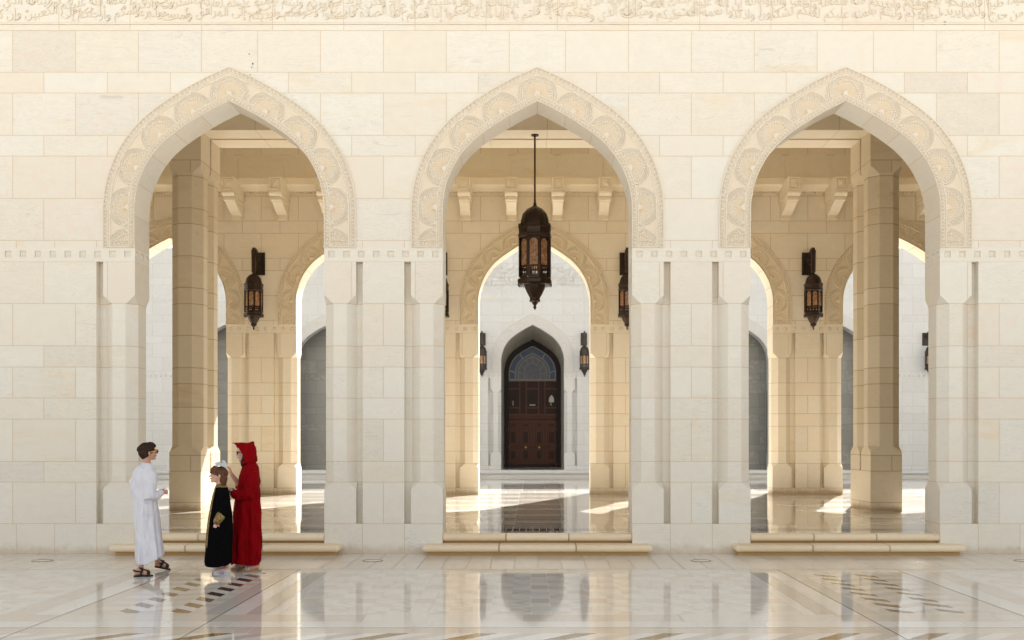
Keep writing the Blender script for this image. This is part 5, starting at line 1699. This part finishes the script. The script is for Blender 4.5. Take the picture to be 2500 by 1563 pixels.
sh = V3(X(528), -.10, Z(1166)); el = V3(X(531), -.155, Z(1198)); wr = V3(X(512.5), -.165, Z(1230))
F.tube([sh, el], [.030, .028]); F.tube([el, wr], [.030, .020])
hand(F, wr, (-.42, 0, -1), (.35, .8, -.1), 1, L=.130, curl=(30, 40, 30), thumb=(.3, 40))
sh2 = V3(X(524), .10, Z(1166)); el2 = V3(X(520), .15, Z(1198)); wr2 = V3(X(508), .12, Z(1232))
F.tube([sh2, el2], [.030, .028]); F.tube([el2, wr2], [.030, .020]); hand(F, wr2, (-.3, 0, -1), (.3, -.8, 0), -1, L=.13, curl=(25, 30, 20))
foot_flesh(F, (X(541), -.07, 0), (X(506), -.09, 0), .034, .022, aN, .028); foot_flesh(F, (X(535), .18, 0), (X(502), .16, 0), .034, .022, aF, .028)
F.build('body', M['skin'], girl, voxel=.0040, smooth=3)
eyes(girl, W, Rm, k, M['iris_l'])
F = Flesh()
HE(F, W, Rm, (-.022, 0, .036), (.102, .084, .086), k); HE(F, W, Rm, (-.062, 0, -.04), (.062, .082, .09), k); HE(F, W, Rm, (-.076, 0, -.11), (.044, .072, .075), k)
HE(F, W, Rm, (-.080, 0, -.165), (.030, .055, .06), k)
HE(F, W, Rm, (.048, 0, .072), (.050, .062, .036), k)
for i in range(9):
    a = (i-4)/4*62
    c_, s_ = math.cos(R(a)), math.sin(R(a))
    F.tube([W(.02+.045*c_, .045*s_*1.2, .105), W(.018+.078*c_, .072*s_, .070), W(.014+.092*c_, .079*s_, .030-.006*abs(i-4))], [.020*k, .017*k, .009*k], n=8)
for s_ in (-1, 1): F.tube([W(-.02, s_*.068, .05), W(-.045, s_*.080, 0), W(-.060, s_*.072, -.08), W(-.07, s_*.055, -.16)], [.030*k, .028*k, .026*k, .014*k], n=10)
F.build('hair', M['hair_chest'], girl, voxel=.0045, smooth=2, fn=strands(.0018, 31))
prof = [(1141.5, 513, 531, .05), (1146, 510.5, 534, .065), (1151, 508.5, 538, .10), (1160, 506, 541, .13), (1170, 503, 542.5, .14), (1187, 499.5, 545, .14), (1222, 492.8, 548.5, .155), (1257, 488.5, 550.3, .175), (1292, 486, 548.5, .19), (1331, 483.6, 546.5, .205)]
def hemg(a, x): return -.008+.018*math.cos(a*2+.6)
F = Flesh(); F.loft(robe_rings(prof, s, Z, X, fold=.018, nf=8, seed=9, hem=hemg, ph=1.2))
F.tube([sh+V3(0, .02, .008), sh2+V3(0, -.02, .008)], [.058, .058], n=20)
F.tube([sh+V3(-.0, .0, .0), sh+V3(.0, -.02, -.05), el, V3(X(524), -.163, Z(1213)), V3(X(516), -.165, Z(1222))], [.055, .058, .060, .052, .044], n=24)
F.tube([sh2, el2, V3(X(512), .125, Z(1224))], [.055, .06, .055], n=24)
robe = F.build('robe', M['cloth_black'], girl, voxel=.0065, smooth=4, fn=crumple(.003, 1.08))
# gold: cuff, neckline and front band following the robe surface
def gold_strip(path, w, th, name, parent):
    bm = bmesh.new(); prev = None
    for (p, nrm) in path:
        p = Vector(p); nrm = Vector(nrm).normalized()
        prev_ = []
    F = Flesh(); F.tube([p for p, _ in path], [w]*len(path), n=10, flat=(tuple(path[len(path)//2][1]), th)); return F.build(name, M['gold'], parent, voxel=None, smooth=0)
def edge_pt(t, ang, out=.004):
    py = np.array([p[0] for p in prof]); xl = X(np.interp(t, py, [p[1] for p in prof])); xr = X(np.interp(t, py, [p[2] for p in prof])); D = np.interp(t, py, [p[3] for p in prof])
    cx, rx = (xl+xr)/2, (xr-xl)/2; ca, sa = math.cos(ang), math.sin(ang); e = .85-.2*(t-py[0])/(py[-1]-py[0])
    return (cx+(rx+out)*math.copysign(abs(ca)**e, ca), (D+out)*math.copysign(abs(sa)**e, sa), Z(t))
def surf_band(name, t0, t1, a0, a1, mat, parent, n=40, m=5, off=.007):
    mb = MB(1.0)
    for i in range(n):
        for j in range(m):
            P = []
            for (ii, jj) in ((i, j), (i+1, j), (i+1, j+1), (i, j+1)):
                t = t0+(t1-t0)*ii/n; a = a0+(a1-a0)*jj/m
                P.append(edge_pt(t, a, off+.003*math.sin(math.pi*jj/m)))
            mb.poly(P, sm=True)
    return mb.build(name, mat, parent)
surf_band('front_trim', 1149, 1290, R(180+12), R(180+40), M['gold'], girl, off=.011)
surf_band('neckline_trim', 1143.2, 1150.5, R(180), R(330), M['gold'], girl, n=6, m=24, off=.006)
F = Flesh(); F.tube([V3(X(520.8), -.165, Z(1216.5)), V3(X(513.6), -.168, Z(1228))], [.058, .051], n=24); F.build('cuff', M['gold'], girl, voxel=None, smooth=0)
def sneaker(parent, heel, toe, w):
    t = empty('shoe', (0, 0, 0)); t.parent = parent
    F = Flesh(); d, sd, nr, L = foot_sole(F, heel, toe, w, 0, .022); F.build('sole', M['sneaker'], t, voxel=None, smooth=0)
    b = Vector(heel)+nr*.02
    F = Flesh(); F.tube([b+d*L*.13+nr*.028, b+d*L*.35+nr*.036, b+d*L*.6+nr*.028, b+d*L*.86+nr*.014], [.034, .036, .033, .022], n=18, flat=(tuple(sd), .98)); F.build('upper', M['sneaker'], t, voxel=.004, smooth=3)
    for p, h in ((.42, .074), (.56, .063)):
        F = Flesh(); F.tube([b+d*L*p+sd*.038*math.cos(math.pi*k_/8)+nr*h*math.sin(math.pi*k_/8) for k_ in range(9)], [.010]*9, n=8, flat=(tuple(nr), .4)); F.build('strap', M['lav'], t, voxel=None, smooth=0)
sneaker(girl, (X(543), -.07, 0), (X(503), -.09, 0), .038); sneaker(girl, (X(537), .18, 0), (X(499), .16, 0), .038)

# ================= adult in the hooded crimson robe, facing left
s, loc, X, Z = mk(.8763, 590)
red = empty('person', loc, rz=mk.th, label='adult in a long hooded crimson robe, one hand raised to the paper hat', cat='person')
F = Flesh(); neck = V3(X(586), 0, Z(1100))
hc = (X(578.5), 0, Z(1069)); k = 1.0
W, Rm = head(F, hc, R(180+4), R(-6), k=k, neck=neck)
F.tube([V3(X(590), 0, Z(1108)), V3(X(588), 0, Z(1150)), V3(X(585), 0, Z(1190))], [.10, .12, .135], n=20, flat=((0, 1, 0), 1.25))
F.tube([V3(X(592), -.10, Z(1118)), V3(X(592), .10, Z(1118))], [.040, .040])
aN = V3(X(604), -.06, .085); aF = V3(X(560), .14, .085)
F.tube([V3(X(586), -.07, Z(1195)), V3(X(588), -.07, Z(1265)), aN], [.09, .06, .036]); F.tube([V3(X(584), .07, Z(1195)), V3(X(574), .10, Z(1265)), aF], [.09, .06, .036])
# near arm: bent, hand low behind the girl's back
sh = V3(X(596), -.145, Z(1123)); el = V3(X(582), -.215, Z(1168)); wr = V3(X(545), -.12, Z(1158))
F.tube([sh, el], [.040, .038]); F.tube([el, wr], [.040, .026]); hand(F, wr, (-1, .3, .05), (.1, .9, -.2), -1, L=.165, curl=(18, 25, 18))
# far arm: forearm raised, fingers on the hat
sh2 = V3(X(591), .145, Z(1123)); el2 = V3(X(572), .16, Z(1160)); wr2 = V3(X(547), .02, Z(1120.5))
F.tube([sh2, el2], [.040, .038]); F.tube([el2, V3(X(561), .10, Z(1141)), wr2], [.040, .036, .025])
hand(F, wr2, (-.35, -.10, 1), (-.9, -.3, -.2), -1, L=.165, curl=(16, 28, 30), thumb=(.55, 40))
foot_flesh(F, (X(615), -.07, 0), (X(571), -.09, 0), .042, .016, aN); foot_flesh(F, (X(588), .15, 0), (X(545), .14, 0), .042, .016, aF)
F.build('body', M['skin'], red, voxel=.0042, smooth=3)
eyes(red, W, Rm, k, M['iris'])
F = Flesh(); HE(F, W, Rm, (.03, 0, .070), (.052, .062, .034))
for s_ in (-1, 1): F.tube([W(.02, s_*.066, .03), W(.018, s_*.070, -.04), W(.045, s_*.060, -.11), W(.052, s_*.045, -.165)], [.022, .022, .024, .014], n=10)
F.build('hair', M['hair_black'], red, voxel=.005, smooth=2)
sg = empty('sunglasses', (0, 0, 0)); sg.parent = red
for s_ in (-1, 1):
    F = Flesh(); F.ell(W(.099, s_*.033, .006), (.007, .031, .022), Rm); F.build('lens', M['lens'], sg, voxel=None, smooth=0)
    F = Flesh(); F.tube([W(.094, s_*.064, .012), W(.0, s_*.084, .006)], [.004, .003], n=6); F.build('temple', M['lens'], sg, voxel=None, smooth=0)
# robe
prof = [(1091, 578, 604, .085), (1097, 575, 608, .12), (1103, 571.7, 611.4, .165), (1117, 567, 613, .195), (1152, 561, 614, .19), (1187, 554, 615, .18), (1222, 551, 615.8, .18), (1257, 549.5, 617, .19), (1292, 547.8, 617.8, .20), (1329, 546.8, 615, .21)]
def hemr(a, x): return -.006+.016*math.cos(a*3)
F = Flesh(); F.loft(robe_rings(prof, s, Z, X, fold=.024, nf=10, seed=21, hem=hemr, ph=.2))
F.tube([sh+V3(0, .02, .012), sh2+V3(0, -.02, .012)], [.078, .078], n=20)
F.tube([sh+V3(.0, .0, .0), V3(X(595), -.185, Z(1138)), el+V3(.015, 0, .0), V3(X(566), -.19, Z(1170)), V3(X(555), -.155, Z(1165))], [.072, .076, .074, .062, .060], n=24)
F.tube([sh2, el2+V3(.01, 0, .02), V3(X(565), .14, Z(1150))], [.068, .068, .056], n=24)
F.build('robe', M['cloth_red'], red, voxel=.0065, smooth=4, fn=crumple(.0058))
# hood: open shell swept from the brow over the crown to the nape
mb = MB(1.0)
hood = []
nu, nv = 26, 22
for i in range(nu+1):
    u = i/nu            # 0 front rim .. 1 back
    row = []
    for j in range(nv+1):
        v = j/nv*2-1      # -1 near side .. +1 far side
        a = v*R(118)
        # front rim leans from the pointed brow down to the throat
        ry, rz = .120, .130
        ay = math.sin(a)*ry*(1-.1*u*u); az = math.cos(a)*rz
        low = max(0.0, -math.cos(a)*.6+.0)
        fx = .126-.085*(abs(v)/.76)**1.6
        bx_ = -.140
        x = fx+(bx_-fx)*math.sin(u*math.pi/2)
        sh_ = max(0.0, math.cos(u*math.pi/2))**.55
        y = ay*sh_; z = .005+az*(sh_*.92+.08) if u < 1 else 0.0+az*.08
        if abs(v) > .62: z -= .10*((abs(v)-.62)/.38)
        if abs(v) < .18 and u < .12: x += .022*(1-abs(v)/.18); z += .004
        # back peak at the top
        pk = math.exp(-((u-.62)/.10)**2)*max(0, 1-abs(v)/.42); x -= .030*pk; z += .032*pk
        x += .004*math.sin(v*23+u*9); y += .004*math.sin(u*19+v*13); z += .003*math.sin(v*17-u*21)
        row.append(W(x, y, z))
    hood.append(row)
bm = bmesh.new()
HV = [[bm.verts.new(p) for p in r] for r in hood]
for i in range(nu):
    for j in range(nv): bm.faces.new((HV[i][j], HV[i+1][j], HV[i+1][j+1], HV[i][j+1]))
me = bpy.data.meshes.new('hood'); bm.to_mesh(me); bm.free()
ob = bpy.data.objects.new('hood', me); COL.objects.link(ob)
m = ob.modifiers.new('s', 'SOLIDIFY'); m.thickness = .006; m.offset = 0
m = ob.modifiers.new('u', 'SUBSURF'); m.levels = 1
dg = bpy.context.evaluated_depsgraph_get(); dg.update(); m2 = bpy.data.meshes.new_from_object(ob.evaluated_get(dg)); bpy.data.objects.remove(ob)
m2.name = 'hood'; m2.materials.clear(); m2.materials.append(M['cloth_red']); m2.polygons.foreach_set('use_smooth', [True]*len(m2.polygons))
link('hood', m2, red)
F = Flesh()   # collar folds joining the hood with the shoulders
F.tube([W(.030, -.085, -.125), W(-.05, -.098, -.10), W(-.118, -.03, -.07), W(-.118, .03, -.07), W(-.05, .098, -.10), W(.030, .085, -.125)], [.024, .034, .034, .034, .034, .024], n=14)
F.ell(W(-.06, 0, -.10), (.075, .10, .06), Rm); F.ell(W(-.088, 0, -.02), (.035, .075, .085), Rm)
F.build('hood_collar', M['cloth_red'], red, voxel=.006, smooth=3)
def slipper(parent, heel, toe, w):
    t = empty('sandal', (0, 0, 0)); t.parent = parent
    F = Flesh(); d, sd, nr, L = foot_sole(F, heel, toe, w, 0, .020); F.build('sole', M['tansole'], t, voxel=None, smooth=0)
    b = Vector(heel)+nr*.02
    for p, h in ((.62, .050), (.72, .044), (.10, .040)):
        F = Flesh(); F.tube([b+d*L*(p+(.02 if k_ % 2 else 0))+sd*.042*math.cos(math.pi*k_/8)+nr*h*math.sin(math.pi*k_/8) for k_ in range(9)], [.011]*9, n=8, flat=(tuple(nr), .4)); F.build('strap', M['whiteleather'], t, voxel=None, smooth=0)
slipper(red, (X(617.5), -.07, 0), (X(568.5), -.09, 0), .045); slipper(red, (X(590), .15, 0), (X(543), .14, 0), .045)
wt = empty('watch', (0, 0, 0)); wt.parent = red
F = Flesh(); F.tube([wr+V3(.008, 0, 0), wr+V3(.024, -.004, 0)], [.031, .033], n=18, flat=((0, 1, 0), 1)); F.build('watch_band', M['sandal'], wt, voxel=None, smooth=0)
F = Flesh(); F.ell(wr+V3(.012, -.030, .006), (.017, .007, .017)); F.build('watch_face', M['steel'], wt, voxel=None, smooth=0)

# folded paper hat on the girl's head (held by the adult)
s2 = .85/161; hth = math.atan2(1252-520.5, D1)
def HP(px, py, y): return ((px-520.5)*s2*1.12, y*1.1, -(py-1103.5)*s2*1.15+.012)
hat = empty('paper_hat', ((520.5-1252)*s2, .85*D1*S, CH*S-(1103.5-1031)*s2), rz=hth, label='folded white paper hat resting on the head of the girl', cat='hat')
pl = MB(1.0)
for sy in (-1, 1):
    y0_ = sy*.058
    pl.poly([HP(509.5, 1105.5, y0_), HP(521, 1101.5, y0_*1.3), HP(534, 1107.5, y0_), HP(531, 1098.5, y0_*.6), HP(521, 1096, y0_*.5), HP(511, 1099.5, y0_*.6)][::-sy], sm=False)
pl.poly([HP(511, 1099.5, -.035), HP(521, 1096, -.029), HP(521, 1096, .029), HP(511, 1099.5, .035)]); pl.poly([HP(521, 1096, -.029), HP(531, 1098.5, -.035), HP(531, 1098.5, .035), HP(521, 1096, .029)])
pl.build('brim', M['paper'], hat)
pl = MB(1.0)
pl.poly([HP(509, 1097, -.05), HP(520.5, 1093, -.045), HP(523.5, 1098.8, -.035), HP(512, 1102, -.045)]); pl.poly([HP(509, 1097, .02), HP(520.5, 1093, .02), HP(520.5, 1093, -.045), HP(509, 1097, -.05)])
pl.poly([HP(523.5, 1098.8, .03), HP(512, 1102, .03), HP(509, 1097, .02), HP(520.5, 1093, .02)])
pl.build('front_fold', M['paper'], hat)
pl = MB(1.0)
pl.poly([HP(522.5, 1091, -.01), HP(529.5, 1091.8, -.03), HP(535, 1102, -.04), HP(531, 1106.5, -.05), HP(525.5, 1100, -.03)]); pl.poly([HP(529.5, 1091.8, -.03), HP(529.5, 1092.5, .04), HP(535, 1102, .05), HP(535, 1102, -.04)]); pl.poly([HP(522.5, 1091, -.01), HP(523, 1091.5, .04), HP(529.5, 1092.5, .04), HP(529.5, 1091.8, -.03)])
pl.build('rear_fold', M['paper'], hat)
# ------------------------------------------------------------------ camera, sky, sun
cam = bpy.data.cameras.new('camera'); co = bpy.data.objects.new('camera', cam); COL.objects.link(co)
co.location = (0, 0, CH*S); co.rotation_euler = (math.pi/2, 0, 0)
cam.sensor_width = 36; cam.lens = 36*D1/2418.0
cam.shift_x = -(1252-1209)/2418.0; cam.shift_y = (1031-756)/2418.0
cam.clip_end = 2000; cam.clip_start = .05
scn.camera = co
AZ = R(21.0); EL = R(38.0)
w = bpy.data.worlds.new('World'); scn.world = w; w.use_nodes = True
nt = w.node_tree; nt.nodes.clear()
N = NT(nt)
sky = N.n('ShaderNodeTexSky', sky_type='NISHITA'); sky.sun_disc = False
sky.sun_elevation = EL; sky.sun_rotation = AZ; sky.air_density = 1.0; sky.dust_density = 1.5; sky.ozone_density = 1.0
hs = N.n('ShaderNodeHueSaturation'); hs.inputs['Saturation'].default_value = SKY_SAT
N.l(sky.outputs[0], hs.inputs['Color'])
tint = N.mix(1.0, hs.outputs[0], SKY_TINT, 'MULTIPLY')
bg = N.n('ShaderNodeBackground'); bg.inputs[1].default_value = SKY_STR
N.l(tint, bg.inputs[0]); wo = N.n('ShaderNodeOutputWorld'); N.l(bg.outputs[0], wo.inputs[0])
sl = bpy.data.lights.new('sun', 'SUN'); sl.energy = SUN_STR; sl.angle = R(.53); sl.color = (1.0, 0.955, 0.88)
so = bpy.data.objects.new('sun', sl); COL.objects.link(so)
dirv = Vector((math.sin(AZ)*math.cos(EL), math.cos(AZ)*math.cos(EL), math.sin(EL)))
so.rotation_euler = dirv.to_track_quat('Z', 'Y').to_euler(); so.location = (5, 20, 30)
scn.view_settings.view_transform = 'Standard'; scn.view_settings.look = 'None'; scn.view_settings.exposure = 0; scn.view_settings.gamma = 1
scn.render.engine = 'CYCLES'
cy = scn.cycles
cy.max_bounces = 10; cy.diffuse_bounces = 6; cy.glossy_bounces = 4; cy.transmission_bounces = 4
cy.use_denoising = True
try: cy.denoiser = 'OPENIMAGEDENOISE'
except Exception: pass
cy.sample_clamp_indirect = 8.0
